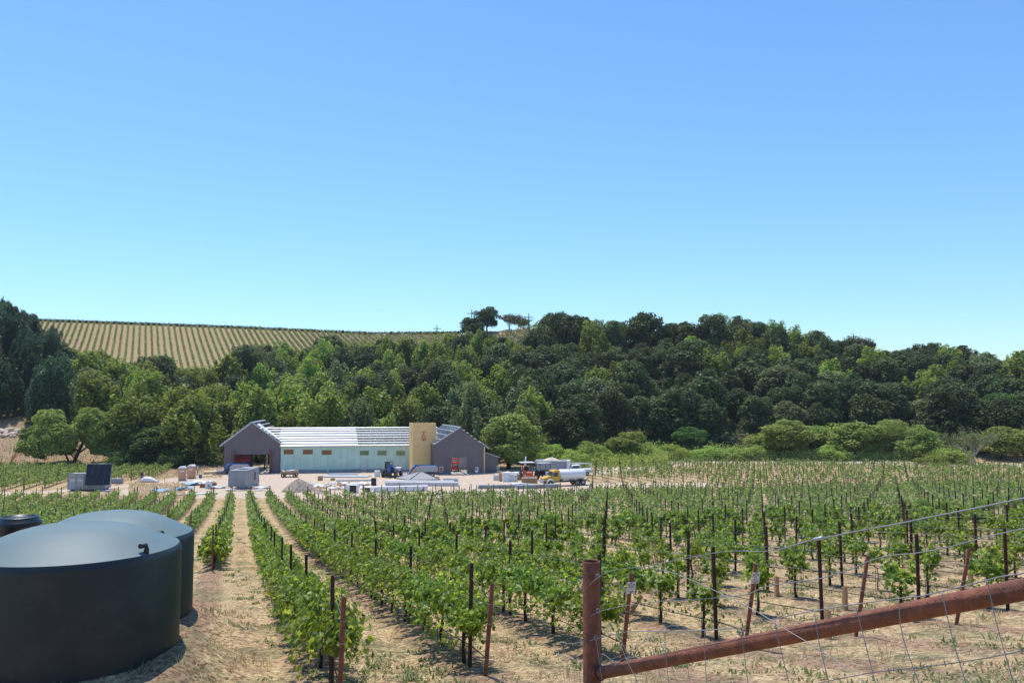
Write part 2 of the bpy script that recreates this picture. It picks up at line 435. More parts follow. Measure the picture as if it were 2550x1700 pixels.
def build_ground():
    ts = np.linspace(-1, 1, 401)
    Ys = np.concatenate([np.arange(-30, 3, 1.5), 3 * (1.0145 ** np.arange(0, 385))])
    T, YY = np.meshgrid(ts, Ys)
    XX = T * (16 + .92 * np.maximum(YY, 0) + .0004 * np.maximum(YY, 0) ** 2)
    Z = height(XX, YY)
    # small relief: berms under the vines, ruts and clods
    u = (XX + SLOPE * YY - C0) / SP
    d = np.abs(u - np.round(u)) * SP
    near = (1 - sst(YY, 95, 112)) * sst((YY - SLOPE * XX) / NRM, 11, 15)
    Z = Z + near * .07 * np.exp(-(d / .35) ** 2)
    Z = Z - near * .035 * np.exp(-((d - .78) / .16) ** 2)
    Z = Z + (1 - sst(YY, 60, 110)) * .026 * (np.sin(XX * 3.1 + np.sin(YY * 2.3) * 2) * np.sin(YY * 2.7 + XX) + .6 * np.sin(XX * 7.3 + YY * 1.7) * np.sin(YY * 6.1))
    ny, nx = XX.shape
    idx = np.arange(ny * nx).reshape(ny, nx)
    Fq = np.stack([idx[:-1, :-1], idx[:-1, 1:], idx[1:, 1:], idx[1:, :-1]], -1).reshape(-1, 4)
    me = mesh_np('ground', np.stack([XX, YY, Z], -1).reshape(-1, 3), Fq, ground_material(), True)
    t = XX / np.maximum(YY, 60)
    yard = sst(XX, -64, -54) * (1 - sst(XX, 8, 17)) * sst(YY, 115, 121) * (1 - sst(YY, 163, 171))
    yard = np.maximum(yard, sst(XX, -50, -44) * (1 - sst(XX, 0, 6)) * sst(YY, 113, 117) * (1 - sst(YY, 163, 171)))
    # tracks: left one towards the container, right one along the field
    def band(pts, w):
        best = np.full(XX.shape, 1e9)
        for (a, b), (c_, d_) in zip(pts[:-1], pts[1:]):
            L2 = (c_ - a) ** 2 + (d_ - b) ** 2
            s = np.clip(((XX - a) * (c_ - a) + (YY - b) * (d_ - b)) / L2, 0, 1)
            best = np.minimum(best, np.hypot(XX - a - s * (c_ - a), YY - b - s * (d_ - b)))
        return 1 - sst(best, w * .6, w * 1.5)
    yard = np.maximum(yard, .75 * band([(-95, 113), (-78, 119.5), (-68, 123), (-58, 134)], 2.0))
    yard = np.maximum(yard, .8 * band([(10, 132), (18, 132), (30, 132)], 3.5))
    yard = np.maximum(yard, .9 * band([(10, 150), (40, 182), (80, 176), (125, 165)], 4.5))
    yb = np.interp(t, _tk, _yb)
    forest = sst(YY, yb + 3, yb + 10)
    hillv = (1 - sst(t, -.12, -.05)) * sst(YY, 262, 275)
    ridge = sst(t, -.12, -.05) * (1 - sst(t, .03, .06)) * sst(YY, 318, 335)
    lslope = (1 - sst(t, -.45, -.39)) * sst(YY, 158, 164) * (1 - sst(YY, 190, 197))
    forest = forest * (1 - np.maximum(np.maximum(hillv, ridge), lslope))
    dry = np.maximum(np.maximum(hillv, lslope), ridge)
    rgba = np.stack([yard, forest, dry, np.ones_like(dry)], -1).astype(np.float32).reshape(-1)
    a = me.color_attributes.new('zone', 'FLOAT_COLOR', 'POINT'); a.data.foreach_set('color', rgba)
    return tag(link('ground', me), 'tan soil and mown straw sloping down to the pale yard and up to the hills', kind='structure')
build_ground()

# ------------------------------------------------------------------ scattered leaves
def frames(N):
    """for unit normals N (n,3) random tangent frames"""
    n = len(N); r = rng.normal(size=(n, 3))
    T = np.cross(N, r); T /= np.linalg.norm(T, axis=1, keepdims=True) + 1e-9
    return T, np.cross(N, T)

def scatter(P, N, S, tv, tf):
    """place template (k,3) at P with normal N and size S"""
    T, B = frames(N)
    V = P[:, None, :] + S[:, None, None] * (tv[None, :, 0:1] * T[:, None, :] + tv[None, :, 1:2] * B[:, None, :] + tv[None, :, 2:3] * N[:, None, :])
    F_ = (tf[None] + (np.arange(len(P)) * len(tv))[:, None, None]).reshape(-1, tf.shape[1])
    return V.reshape(-1, 3), F_

def unit(a): return a / (np.linalg.norm(a, axis=1, keepdims=True) + 1e-9)

# grape leaf: five shallow lobes around a slightly cupped blade
_a = np.array([-90, -50, -15, 12, 40, 65, 90, 115, 140, 168, 195, 230]) * math.pi / 180
_r = np.array([.12, .50, .38, .52, .36, .46, .60, .46, .36, .52, .38, .50])
LEAF_V = np.vstack([[0, 0, 0], np.stack([_r * np.cos(_a), _r * np.sin(_a), -.16 * _r ** 2 * 4 * np.abs(np.cos(_a))], -1)])
LEAF_F = np.array([[0, i, i % 12 + 1] for i in range(1, 13)])
QUAD_V = np.array([[-.5, -.35, 0], [.5, -.5, .08], [.35, .5, 0], [-.5, .45, .1]]); QUAD_F = np.array([[0, 1, 2, 3]])

def vine_points(n_shoot, per, xw, hmin, hmax, droop=.5, wy=(.05, .30)):
    P, N, S = [], [], []
    for i in range(n_shoot):
        x0 = rng.uniform(-xw, xw); side = rng.choice([-1, 1])
        L = rng.uniform(.75, 1.0) * (hmax - .78)
        dr = rng.random() < droop
        s = np.sort(rng.random(per))
        lean = rng.uniform(-.25, .25); out = rng.uniform(*wy) * side
        if dr:
            L2 = rng.uniform(.6, 1.0) * (.80 - hmin)
            x = x0 + lean * s; y = out * 1.1 * np.sin(s * 2.4) + side * .05; z = .82 + .25 * np.sin(s * 3.1) - (L2 + .1) * s ** 1.5
        else:
            x = x0 + lean * s; y = out * s; z = .80 + L * s
        p = np.stack([x, y, z], -1) + rng.normal(size=(per, 3)) * np.array([.05, .06, .035])
        P.append(p)
        nn = rng.normal(size=(per, 3)) * .55 + np.array([0, side * .75, .55]); N.append(unit(nn))
        S.append((.15 - .075 * s) * rng.uniform(.8, 1.2, per))
    return np.vstack(P), np.vstack(N), np.concatenate(S)

VINE_FOL, VINE_TRK = {}, {}
def trunk_mesh(seed, arms=.8, r=.032, h=.80):
    rr = random.Random(seed); b = MB()
    pts = [(rr.uniform(-.02, .02), rr.uniform(-.02, .02), -.05), (rr.uniform(-.03, .03), rr.uniform(-.03, .03), h * .3),
           (rr.uniform(-.03, .03), rr.uniform(-.02, .02), h * .65), (0, 0, h)]
    b.tube(pts, [r * 1.25, r, r * .9, r * .8], 7)
    for s in (-1, 1):
        b.tube([(0, 0, h - .02), (s * .12, rr.uniform(-.02, .02), h + .03), (s * arms * .6, rr.uniform(-.02, .02), h + .02), (s * arms, 0, h + .03)], [r * .7, r * .55, r * .42, r * .3], 6)
    b.tube([(.05, .02, -.05), (.05, .02, 1.35)], .006, 5)
    return b.mesh('trunk', M['bark_dark'])
for i in range(4): VINE_TRK['full', i] = trunk_mesh(i)
for i in range(3): VINE_TRK['small', i] = trunk_mesh(20 + i, .15, .014, .62)
SPEC = {'full': (40, 23, .90, .30, 1.36, .60, (.14, .54)), 'medium': (19, 19, .36, .34, 1.34, .6, (.04, .26)), 'thin': (8, 16, .22, .50, 1.22, .45, (.03, .15))}
for kind, (ns_, per, xw, h0, h1, dr, wy) in SPEC.items():
    for i in range(6 if kind != 'thin' else 3):
        P, N, S = vine_points(ns_, per, xw, h0, h1, dr, wy)
        V, Fc = scatter(P, N, S * 1.05, LEAF_V, LEAF_F)
        VINE_FOL['near', kind, i] = mesh_np('foliage', V, Fc, M['vine_leaf'])
        P, N, S = vine_points(ns_, per * 2 // 3, xw, h0, h1, dr, wy)
        V, Fc = scatter(P, N, S * 1.45, QUAD_V, QUAD_F)
        VINE_FOL['mid', kind, i] = mesh_np('foliage', V, Fc, M['vine_leaf'])

# ------------------------------------------------------------------ vineyard layout
ROWANG = math.atan2(1, -SLOPE)          # row direction, away from the camera
RD = np.array([-SLOPE, 1.0]) / NRM
ORD = ['first', 'second', 'third', 'fourth', 'fifth', 'sixth', 'seventh', 'eighth', 'ninth', 'tenth']
def vstart(k):
    if k >= 1: return 13.2
    return {0: 12.2, -1: 38.9, -2: 68.7, -3: 80}.get(k, 52.0 if k > -8 else 50.0)
def row_xy(k, v):
    c = C0 + SP * k
    # foot of row at along-coordinate v:  X = c - SLOPE*Y ; v = (Y - SLOPE X)/NRM
    Y = (v * NRM + SLOPE * c) / (1 + SLOPE ** 2)
    return c - SLOPE * Y, Y
vines, posts, ends = [], [], []          # (dist, x, y, k, ...)
for k in range(-26, 66):
    v = vstart(k); first = True
    x0, y0 = row_xy(k, v)
    x1, y1 = row_xy(k, 260)
    jit = random.Random(k * 77 + 5)
    off = jit.uniform(0, .3)
    if abs(x0 / max(y0, 1)) < .72 and in_field(x0, y0): ends.append((y0, x0, y0, k, 0))
    j = 0
    pv = v + .95
    while True:
        x, y = row_xy(k, pv)
        if y > 182: break
        if in_field(x, y) and abs(x / y) < .665 and y > 6: posts.append((y, x, y, k))
        pv += 5.3
    vv = v + 1.35 + off * .5
    while True:
        x, y = row_xy(k, vv)
        if y > 182: break
        if in_field(x, y) and abs(x / y) < .665 and y > 6:
            r_ = jit.random()
            if k <= 1: kind = 'full'
            elif k == 2: kind = 'full' if r_ < .75 else 'medium'
            else: kind = ('full' if r_ < .75 else 'medium') if (k == 3 and y < 40) else ('full' if r_ < .10 else ('medium' if r_ < .72 else ('thin' if r_ < .90 else None)))
            if k >= 3 and kind == 'full' and y < 19 : kind = 'medium'
            if kind: vines.append((y, x + jit.uniform(-.05, .05), y, k, kind, jit.random()))
        vv += 1.77
# far left block: rows lean less
S2 = .22; N2_ = math.hypot(1, S2)
lv, lp = [], []
cR = -62.5 + S2 * 142.5
for k in range(0, 34):
    c = cR - SP * k
    jit = random.Random(900 + k); Y = 118.0; st = None
    while Y < 163:
        X = c - S2 * Y
        if Y > left_near(X) and abs(X / Y) < .665:
            if st is None: st = Y; lp.append((Y - .5, c - S2 * (Y - .5), Y - .5, -100 - k))
            lv.append((Y, X, Y, -100 - k, 'full', jit.random()))
            if len([1]) and int((Y - st) / 1.7) % 3 == 0: lp.append((Y, X, Y, -100 - k))
        Y += 1.73
def hidden(x, y):
    """behind the big tanks"""
    t = x / y
    for (a, b, c) in TANKS[:2]:
        if y > b and abs(t - a / b) < (TR / b) * .9:
            q = (CAMZ - hgt(x, y) - .9) / y
            if q > (CAMZ - c - 2.0) / b: return True
    return False
vines = [w for w in vines if not hidden(w[1], w[2])]
posts = [w for w in posts if not hidden(w[1], w[2])]
vines.sort(key=lambda w: w[0]); posts.sort(key=lambda w: w[0])

def row_label(k):
    if k >= 0: return '%s row right of the grassy aisle' % nth(k + 1)
    return '%s row left of the grassy aisle' % nth(-k)

NV = 285
seen_first = set()
def vine_thing(x, y, k, kind, r_, lod, label, group):
    z = hgt(x, y) + .05
    e = empty('grapevine', (x, y, z), ROWANG + (math.pi if r_ > .5 else 0) + (r_ - .5) * .06, label, 'grapevine', group)
    s = .93 + .16 * ((r_ * 7.3) % 1)
    if k >= 3 and y < 18: s *= .88
    e.scale = (1, 1, s)
    i = int(r_ * 997)
    link('trunk', VINE_TRK['small' if kind == 'thin' else 'full', i % (3 if kind == 'thin' else 4)], e)
    link('foliage', VINE_FOL[lod, kind, i % (3 if kind == 'thin' else 6)], e)
    return e
rowcount = {}
for n, (y, x, _, k, kind, r_) in enumerate(vines[:NV]):
    lod = 'near' if y < 36 else 'mid'
    rowcount[k] = rowcount.get(k, 0) + 1
    word = {'full': 'bushy ', 'medium': '', 'thin': 'thin '}[kind]
    vine_thing(x, y, k, kind, r_, lod, '%s %sgrapevine from the front, %s' % (nth(rowcount[k]), word, row_label(k)), 'grapevines of the near vineyard rows')

# the rest of the vines, one mass of leaf clumps with thin trunks
def far_vines(lst, name, label):
    Ps, Ns, Ss = [], [], []; b = MB()
    for (y, x, _, k, kind, r_) in lst:
        n = {'full': 105, 'medium': 46, 'thin': 18}[kind]
        if y > 110: n = int(n * .8)
        xw = {'full': .92, 'medium': .42, 'thin': .18}[kind]
        d = RD if k > -100 else np.array([-S2, 1]) / N2_
        a = rng.uniform(-xw, xw, n) * (1 + .15 * rng.normal(size=n)); w = rng.normal(size=n) * (.24 if kind == 'full' else .16)
        hh = .84 + rng.normal(size=n) * .27 + (r_ - .5) * .16
        hh = np.clip(hh, .38, 1.42)
        z0 = hgt(x, y)
        Ps.append(np.stack([x + a * d[0] - w * d[1], y + a * d[1] + w * d[0], z0 + hh], -1))
        side = np.sign(w)
        Ns.append(unit(rng.normal(size=(n, 3)) * .6 + np.stack([-side * d[1] * .5, side * d[0] * .5, np.full(n, .6)], -1)))
        Ss.append(rng.uniform(.11, .23, n) * (1.12 if y > 110 else 1))
        if y < 150: b.tube([(x, y, z0 - .05), (x, y, z0 + .8)], .03, 4, False)
    V, Fc = scatter(np.vstack(Ps), np.vstack(Ns), np.concatenate(Ss), QUAD_V, QUAD_F)
    o = link(name, mesh_np(name, V, Fc, M['vine_leaf_far']))
    tag(o, label, 'grapevines', kind='stuff')
    t = link('trunk', b.mesh('trunks', M['bark_dark']), o)
    return o
far_vines(vines[NV:] + lv, 'distant_grapevines', 'rows of leafy green grapevines filling the vineyard in the distance')

# posts
def inline_post_mesh():
    b = MB(); h = 1.85
    b.prism([(-.036, -.026), (.036, -.026), (.036, -.016), (.010, -.016), (.010, .034), (-.010, .034), (-.010, -.016), (-.036, -.016)], -.1, h, 'z')
    for i in range(9): b.box((0, .034, .55 + i * .15), (.030, .012, .02))
    return b.mesh('steel_post', M['rust_dark'])
def end_post_mesh():
    b = MB(); r, L = .037, 1.62; n = 20
    lean = .24
    def P(s, rr, k): return (rr * math.cos(2 * math.pi * k / n) - s * lean, rr * math.sin(2 * math.pi * k / n), s)
    vs, fs = [], []
    prof = [(-.2, r), (L, r), (L + .004, r * .93), (L, r * .82), (L - .12, r * .82)]
    for s, rr in prof:
        for k in range(n): vs.append(P(s, rr, k))
    for i in range(len(prof) - 1):
        for k in range(n): fs.append((i * n + k, i * n + (k + 1) % n, (i + 1) * n + (k + 1) % n, (i + 1) * n + k))
    b.add(vs, fs, True)
    b.add([P(L - .12, r * .82, k) for k in range(n)], [list(range(n))])
    return b.mesh('end_post', M['rust'])
IP, EP = inline_post_mesh(), end_post_mesh()
bands = MB()
for s in (1.28, .95, .35):
    bands.tube([(-s * .24 - .003, 0, s - .008), (-s * .24 + .001, 0, s + .008)], .0395, 18)
BANDS = bands.mesh('wire_band', M['wire'])
NP = 285
rowcount = {}
for (y, x, _, k) in posts[:NP]:
    rowcount[k] = rowcount.get(k, 0) + 1
    o = link('steel_post', IP, None, (x, y, hgt(x, y)))
    o.rotation_euler = (R(random.uniform(-1.5, 1.5)), R(random.uniform(-1.5, 1.5)), ROWANG)
    tag(o, '%s thin steel post from the front, %s' % (nth(rowcount[k]), row_label(k)), 'trellis post', 'trellis posts of the near rows')
fb = MB()
for (y, x, _, k) in posts[NP:] + lp:
    z = hgt(x, y); w = .044 if y < 110 else .055
    lx, ly = random.uniform(-.03, .03), random.uniform(-.03, .03)
    fb.tube([(x, y, z - .1), (x + lx, y + ly, z + 1.85)], w, 4)
tag(fb.build('distant_trellis_posts', M['rust_dark']), 'hundreds of thin dark steel posts standing in the distant vine rows', 'trellis posts', kind='stuff')
for (y, x, _, k, _j) in ends:
    if y > 100: continue
    if k < -1 and hidden(x, y): continue
    lab = 'leaning rusty pipe post at the front of the %s' % row_label(k)
    e = empty('end_post', (x, y, hgt(x, y)), ROWANG, lab, 'end post', 'leaning end posts of the vine rows')
    link('pipe', EP, e); link('wire_band', BANDS, e)
# far end posts at the yard, thick and dark
far_ends = {}
for k in range(-16, 14):
    x, y = None, None
    for v in np.arange(90, 140, .25):
        a, b_ = row_xy(k, v)
        if not in_field(a, b_): break
        x, y = a, b_
    if x is None or abs(x / y) > .63: continue
    if 'm' not in far_ends:
        b = MB(); b.tube([(0, 0, -.1), (.12, 0, 1.75)], .06, 8); far_ends['m'] = b.mesh('end_post', M['rust_dark'])
    o = link('end_post', far_ends['m'], None, (x, y + .5, hgt(x, y))); o.rotation_euler = (0, 0, ROWANG)
    tag(o, 'stout dark post at the yard end of the ' + row_label(k), 'end post', 'far end posts along the yard')

# wires and drip hose, one set per row (near rows only)
for k in range(-1, 26):
    v0 = vstart(k)
    vmax = min(v0 + (95 if k < 3 else 62), 118)
    bw, bh = MB(), MB()
    vs = [v0 + .95 + 5.3 * i for i in range(int((vmax - v0) / 5.3) + 1)]
    pts = [row_xy(k, v) for v in vs]
    pts = [(x, y) for x, y in pts if y > 6 and abs(x / y) < .72 and in_field(x, y)]
    if len(pts) < 2: continue
    near_end = abs(pts[0][1] - row_xy(k, vs[0])[1]) < .01
    for zz in (.82, 1.22, 1.62):
        L = [(x, y, hgt(x, y) + zz) for x, y in pts]
        if near_end:
            ex, ey = row_xy(k, v0); L = [(ex - RD[0] * .30, ey - RD[1] * .30, hgt(ex, ey) + 1.28)] + L
        bw.tube(L, .0024, 4, False)
    L = []
    for (x, y), (x2, y2) in zip(pts[:-1], pts[1:]):
        for s in (0, .33, .66):
            a, b_ = x + (x2 - x) * s, y + (y2 - y) * s
            L.append((a + .04, b_, hgt(a, b_) + .42 - .05 * math.sin(s * math.pi) - random.uniform(0, .02)))
    if near_end:
        ex, ey = row_xy(k, v0); L = [(ex, ey, hgt(ex, ey) + .36)] + L
    bh.tube(L, .010, 5, False)
    far = 'full leafy' if k == 0 else ''
    rl = row_label(k)
    g = 'trellis wires far right' if k > 8 else None
    tag(bw.build('trellis_wire', M['wire']), 'thin grey trellis wires strung along the ' + rl, 'trellis wire', 'trellis wires')
    tag(bh.build('drip_hose', M['black_poly']), 'black drip irrigation hose hanging along the ' + rl, 'drip hose', 'drip hoses')

# grow cartons: tan tubes round young vines and on the ground
GT = {}
def grow_tube_mesh():
    b = MB(); w, h = .045, .56
    out = [(-w, -w, 0), (w, -w, 0), (w, w, 0), (-w, w, 0)]
    vs = out + [(a, c, h) for a, c, _ in out] + [(a * .9, c * .9, h) for a, c, _ in out] + [(a * .9, c * .9, h - .1) for a, c, _ in out]
    fs = [(i, (i + 1) % 4, 4 + (i + 1) % 4, 4 + i) for i in range(4)] + [(4 + i, 4 + (i + 1) % 4, 8 + (i + 1) % 4, 8 + i) for i in range(4)] + [(8 + i, 8 + (i + 1) % 4, 12 + (i + 1) % 4, 12 + i) for i in range(4)] + [(12, 13, 14, 15)]
    b.add(vs, fs)
    return b.mesh('grow_tube', M['carton'])
gt = grow_tube_mesh()
def grow_tube(px, py, label, rx=0, ry=0, rz=.3):
    p = gh(px, py)
    o = link('grow_tube', gt, None, p); o.rotation_euler = (rx, ry, rz)
    tag(o, label, 'grow tube')
grow_tube(1565, 1531, 'tan carton vine sleeve tipped over beside the first tagged end post', ry=R(38))
grow_tube(1612, 1483, 'tan carton vine sleeve standing behind the two small vines right of the gate post')
grow_tube(1731, 1496, 'tall tan carton vine sleeve touching a thin dark post in the row centre')
grow_tube(1635, 1407, 'tan carton sleeve, nearest of three standing close together mid-field')
grow_tube(1625, 1382, 'tan carton sleeve, middle one of three standing close together mid-field')
grow_tube(1617, 1364, 'tan carton sleeve, farthest of three standing close together mid-field')
grow_tube(2105, 1521, 'tan carton vine sleeve left of the right-hand leaning end posts')
grow_tube(2063, 1594, 'tan carton vine sleeve hugging the base of a dark post below the rail')
grow_tube(2418, 1463, 'tan carton vine sleeve above the rail near the right edge')
grow_tube(1935, 1489, 'short tan carton vine sleeve under a leafy vine behind the tagged post')
grow_tube(694, 1457, 'tan carton vine sleeve on the path side of the full leafy row')
grow_tube(855, 1435, 'tan carton vine sleeve in the second row from the aisle')

# written tags on two end posts
def row_tag(k, lines, label):
    x, y = row_xy(k, vstart(k)); z = hgt(x, y)
    c = Vector((x - RD[0] * 1.38 * .24, y - RD[1] * 1.38 * .24, z + 1.38)) + Vector((-RD[0], -RD[1], 0)) * .045
    e = empty('row_tag', c, ROWANG - math.pi / 2 + math.pi, label, 'row tag')
    e.rotation_euler = (R(13.5), 0, math.atan2(RD[1], RD[0]) - math.pi / 2)
    b = MB(); b.b(-.085, .085, -.002, .002, -.105, .105); b.build('plate', M['offwhite'], e)
    b = MB(); b.box((0, -.006, .088), (.012, .006, .02)); b.box((0, -.006, -.088), (.012, .006, .02)); b.build('clip', M['black'], e)
    for i, s in enumerate(lines):
        if not s: continue
        cu = bpy.data.curves.new('lettering', 'FONT'); cu.body = s; cu.size = .042; cu.align_x = 'CENTER'; cu.extrude = .0005
        cu.materials.append(M['black'])
        tmp = bpy.data.objects.new('tmp', cu); COL.objects.link(tmp)
        me = bpy.data.meshes.new_from_object(tmp.evaluated_get(bpy.context.evaluated_depsgraph_get()))
        bpy.data.objects.remove(tmp)
        o = link('lettering', me, e)
        o.location = (0, -.0035, .045 - i * .042); o.rotation_euler = (math.pi / 2, 0, 0)
row_tag(2, ['BLK 3B', 'MERD', '', '110R'], 'white plate with black lettering clipped to the end post nearest the gate post')
row_tag(3, ['BLK 3B', 'CS', '412', 'R 110R'], 'white plate with four lines of black lettering on the end post farther right')

# ------------------------------------------------------------------ the winery building under construction
def frame_of(px, py, yaw):
    """ground point and axes of a facade whose left foot is at the photo pixel"""
    o = gr(px, py); c, s = math.cos(yaw), math.sin(yaw)
    return o, c, s
def lx(fr, px, yl=0.0, py=1130):
    """local x where the sight column px meets the facade plane y=yl"""
    o, c, s = fr; t = ray(px, py)[0]
    ox, oy = o.x - yl * s, o.y + yl * c
    return (t * oy - ox) / (c - t * s)
def lz(fr, px, py, yl=0.0):
    o, c, s = fr; l = lx(fr, px, yl, py)
    Y = o.y + yl * c + l * s
    return CAMZ - ray(px, py)[1] * Y

def wall(b, xs, top, holes, y=0.0, th=0.2, z0=0.0):
    """upright wall in the xz plane, top given as (x,z) polyline, rectangular holes (x0,x1,z0,z1)"""
    br = sorted(set([xs[0], xs[1]] + [h[0] for h in holes] + [h[1] for h in holes] + [p[0] for p in top if xs[0] < p[0] < xs[1]]))
    tp = lambda x: float(np.interp(x, [p[0] for p in top], [p[1] for p in top]))
    for a, c in zip(br[:-1], br[1:]):
        m = (a + c) / 2
        cuts = sorted([(h[2], h[3]) for h in holes if h[0] < m < h[1]])
        z = z0; segs = []
        for (u, v) in cuts:
            if u > z: segs.append((z, u, u))
            z = v
        segs.append((z, None, None))
        for (u, v, _) in segs:
            poly = [(a, u), (c, u), (c, v if v is not None else tp(c)), (a, v if v is not None else tp(a))]
            b.prism(poly, y, y + th)
    return b

BUILD = empty('winery_building', (0, 0, 0), 0, 'long half-built grey building with open steel roof, board tower and gabled ends', 'building')
def part(b, name, m, fr, label=None, yaw=0.0):
    o = b.build(name, m, BUILD)
    o.location = fr[0]; o.rotation_euler = (0, 0, math.atan2(fr[2], fr[1]))
    if label: o['label'] = label
    return o
def subpart(b, name, m, par):
    return b.build(name, m, par)

# --- long wing
W = frame_of(698, 1177, R(8))
wl = lx(W, 1019)
eave = 5.05; ridge_h, hw = 7.95, 5.2
holes = []
win = []
for (a, c, t_, b_) in [(706, 731, 1118.5, 1131), (754, 779, 1119, 1131), (801, 826, 1120, 1132), (895.5, 919, 1121, 1134), (939.5, 963, 1121, 1134), (986, 1009, 1121.5, 1134.5)]:
    win.append((lx(W, a), lx(W, c), lz(W, a, b_), lz(W, a, t_)))
low = (lx(W, 990), lx(W, 1002), lz(W, 995, 1171.5), lz(W, 995, 1160.5))
b = wall(MB(), (0, wl + .6), [(0, eave), (wl + .6, eave)], win + [low], 0.0, .2, .55)
part(b, 'wing_wall', M['sheath'], W, 'pale green sheathed wall of the long middle wing')
b = MB(); b.b(-.01, wl + .6, -.03, .21, -.1, .55); part(b, 'foundation', M['grey'], W)
b = MB(); b.b(0, wl + .6, 2 * hw - .2, 2 * hw, 0, eave); part(b, 'rear_wall', M['sheath'], W)
b = MB(); b.b(0, wl, .2, 2 * hw - .2, .02, .06); part(b, 'floor_slab', M['slab'], W)
for i, (a, c, u, v) in enumerate(win):
    b = MB(); w = .07
    for q in ((a, a + w, u, v), (c - w, c, u, v), (a, c, u, u + w), (a, c, v - w, v)): b.b(q[0], q[1], -.03, .18, q[2], q[3])
    o = part(b, 'window', M['wood'] if i < 3 else M['ply'], W, None)
    b = MB()
    if i < 3:
        b.b(a + w, c - w, .10, .13, u + w, u + (v - u) * .50); b.b(a + w, c - w, .07, .10, u + (v - u) * .50, v - w)
        subpart(b, 'brown_board', M['wood_brown'], o); o['label'] = 'window opening closed with a brown board'
    else:
        b.b(a + w, (a + c) / 2 + (.3 if i == 3 else -.3), .9, .95, u - .4, u + (v - u) * (.55 if i == 3 else 1.0)); b.b((a + c) / 2 - .2, c + .5, 1.4, 1.45, u - .4, v + .3)
        subpart(b, 'green_board', M['green_board'], o); o['label'] = 'open window showing pale green board inside'
b = MB(); b.b(low[0], low[1], .1, .12, low[2], low[2] + (low[3] - low[2]) * .72); part(b, 'door_cover', M['white'], W, 'low opening half covered with a white sheet')
# roof: rafters, purlins, white blankets between purlins
sl = math.atan2(ridge_h - eave, hw); L = math.hypot(hw, ridge_h - eave) + .5
def slope_pt(x, d, off=0.0, back=False):
    """point on the front (or back) roof plane, d measured down from the ridge"""
    yy = hw - d * math.cos(sl); zz = ridge_h - d * math.sin(sl)
    yy -= off * math.sin(sl); zz += off * math.cos(sl)
    if back: yy = 2 * hw - yy
    return Vector((x, yy, zz))
x_blanket0, x_blanket1 = lx(W, 697, hw * .6, 1080), lx(W, 884, hw * .5, 1085)
def slat(b, x0, x1, d, wd, ht, off, back=False):
    c = (slope_pt(x0, d, off, back) + slope_pt(x1, d, off, back)) / 2
    b.box(c, (x1 - x0, wd, ht), 0, sl if not back else -sl)
for bk in (False, True):
    b = MB()
    for i in range(8): slat(b, -6.0 + i * .86 if i < 7 else -.15, wl + 5.5, .08 + i * (L - .16) / 7, .11 if i not in (0, 7) else .2, .24, .13, bk)
    part(b, 'purlins', M['galv'], W)
b = MB()
x = 3.0
while x < wl + 4:
    for bk in (False, True):
        a_, c_ = slope_pt(x, 0, -.12, bk), slope_pt(x, L - .3, -.12, bk)
        m = (a_ + c_) / 2
        b.box(m, (.14, (a_ - c_).length, .22), 0, sl if not bk else -sl)
    part(b, 'rafter', M['galv'], W); b = MB()
    x += 7.1
b = MB()
x = x_blanket1 + .4
while x < wl + 4:
    for i in range(7):
        if random.random() < .15: continue
        xo = x + random.uniform(-.12, .12) + (i % 2) * .25
        a_, c_ = slope_pt(xo, .1 + i * (L - .16) / 7, .12), slope_pt(xo + .1, (i + 1) * (L - .16) / 7, .04)
        b.tube([a_, c_], .03, 4)
    x += 1.15
part(b, 'purlin_braces', M['galv'], W)
b = MB()
for i in range(7):
    d0, d1 = .20 + i * (L - .16) / 7, .06 + (i + 1) * (L - .16) / 7
    n = 26; x0, x1 = (x_blanket0 if i < 4 else -.2), x_blanket1 + i * .12
    vs = []
    for j in range(n + 1):
        xx = x0 + (x1 - x0) * j / n
        for q in range(4):
            dd = d0 + (d1 - d0) * q / 3
            sag = (.03 if q in (1, 2) else 0) + random.uniform(-.008, .008)
            vs.append(slope_pt(xx, dd, .12 + .05 * q / 3 - sag))
    b.add(vs, [(j * 4 + q, j * 4 + q + 1, j * 4 + q + 5, j * 4 + q + 4) for j in range(n) for q in range(3)])
part(b, 'roof_blanket', M['blanket'], W, 'white insulation blanket laid in bands between the roof purlins')
b = MB(); b.b(-.2, wl + .3, -.42, -.30, eave - .22, eave + .02)
for xx in (0.0, 7.4, 14.6, 21.8): b.box((xx, -.5, eave - .15), (.10, .35, .35))
part(b, 'eave_rail', M['galv'], W)

# --- left gabled barn
A = frame_of(556.5, 1178.5, R(8))
aw = lx(A, 697.5); am = lx(A, 628.5, 0, 1052); ah = lz(A, 628.5, 1052.5); ae0 = lz(A, 558, 1105); ae1 = lz(A, 697, 1102.5)
o0, o1, ot = lx(A, 583), lx(A, 672), lz(A, 630, 1131)
DEP = 14.0
topA = [(0, ae0), (am, ah), (aw, ae1)]
b = wall(MB(), (0, aw), topA, [(o0, o1, -.3, ot)], 0, .25, -.3); part(b, 'gable_wall', M['siding'], A, 'grey ribbed gable wall with a wide open bay, left end')
b = wall(MB(), (0, aw), topA, [(o0 + 1.0, o1 + .2, -.3, ot - .8)], DEP, .25, -.3); part(b, 'rear_gable_wall', M['siding'], A)
b = MB(); b.b(-.02, .23, .25, DEP, -.3, ae0 - .05); b.b(aw - .23, aw + .02, .25, DEP, -.3, ae1 - .05); part(b, 'side_walls', M['siding'], A)
b = MB(); b.b(.3, aw - .3, .3, DEP, .02, .06); part(b, 'floor_slab', M['concrete'], A)
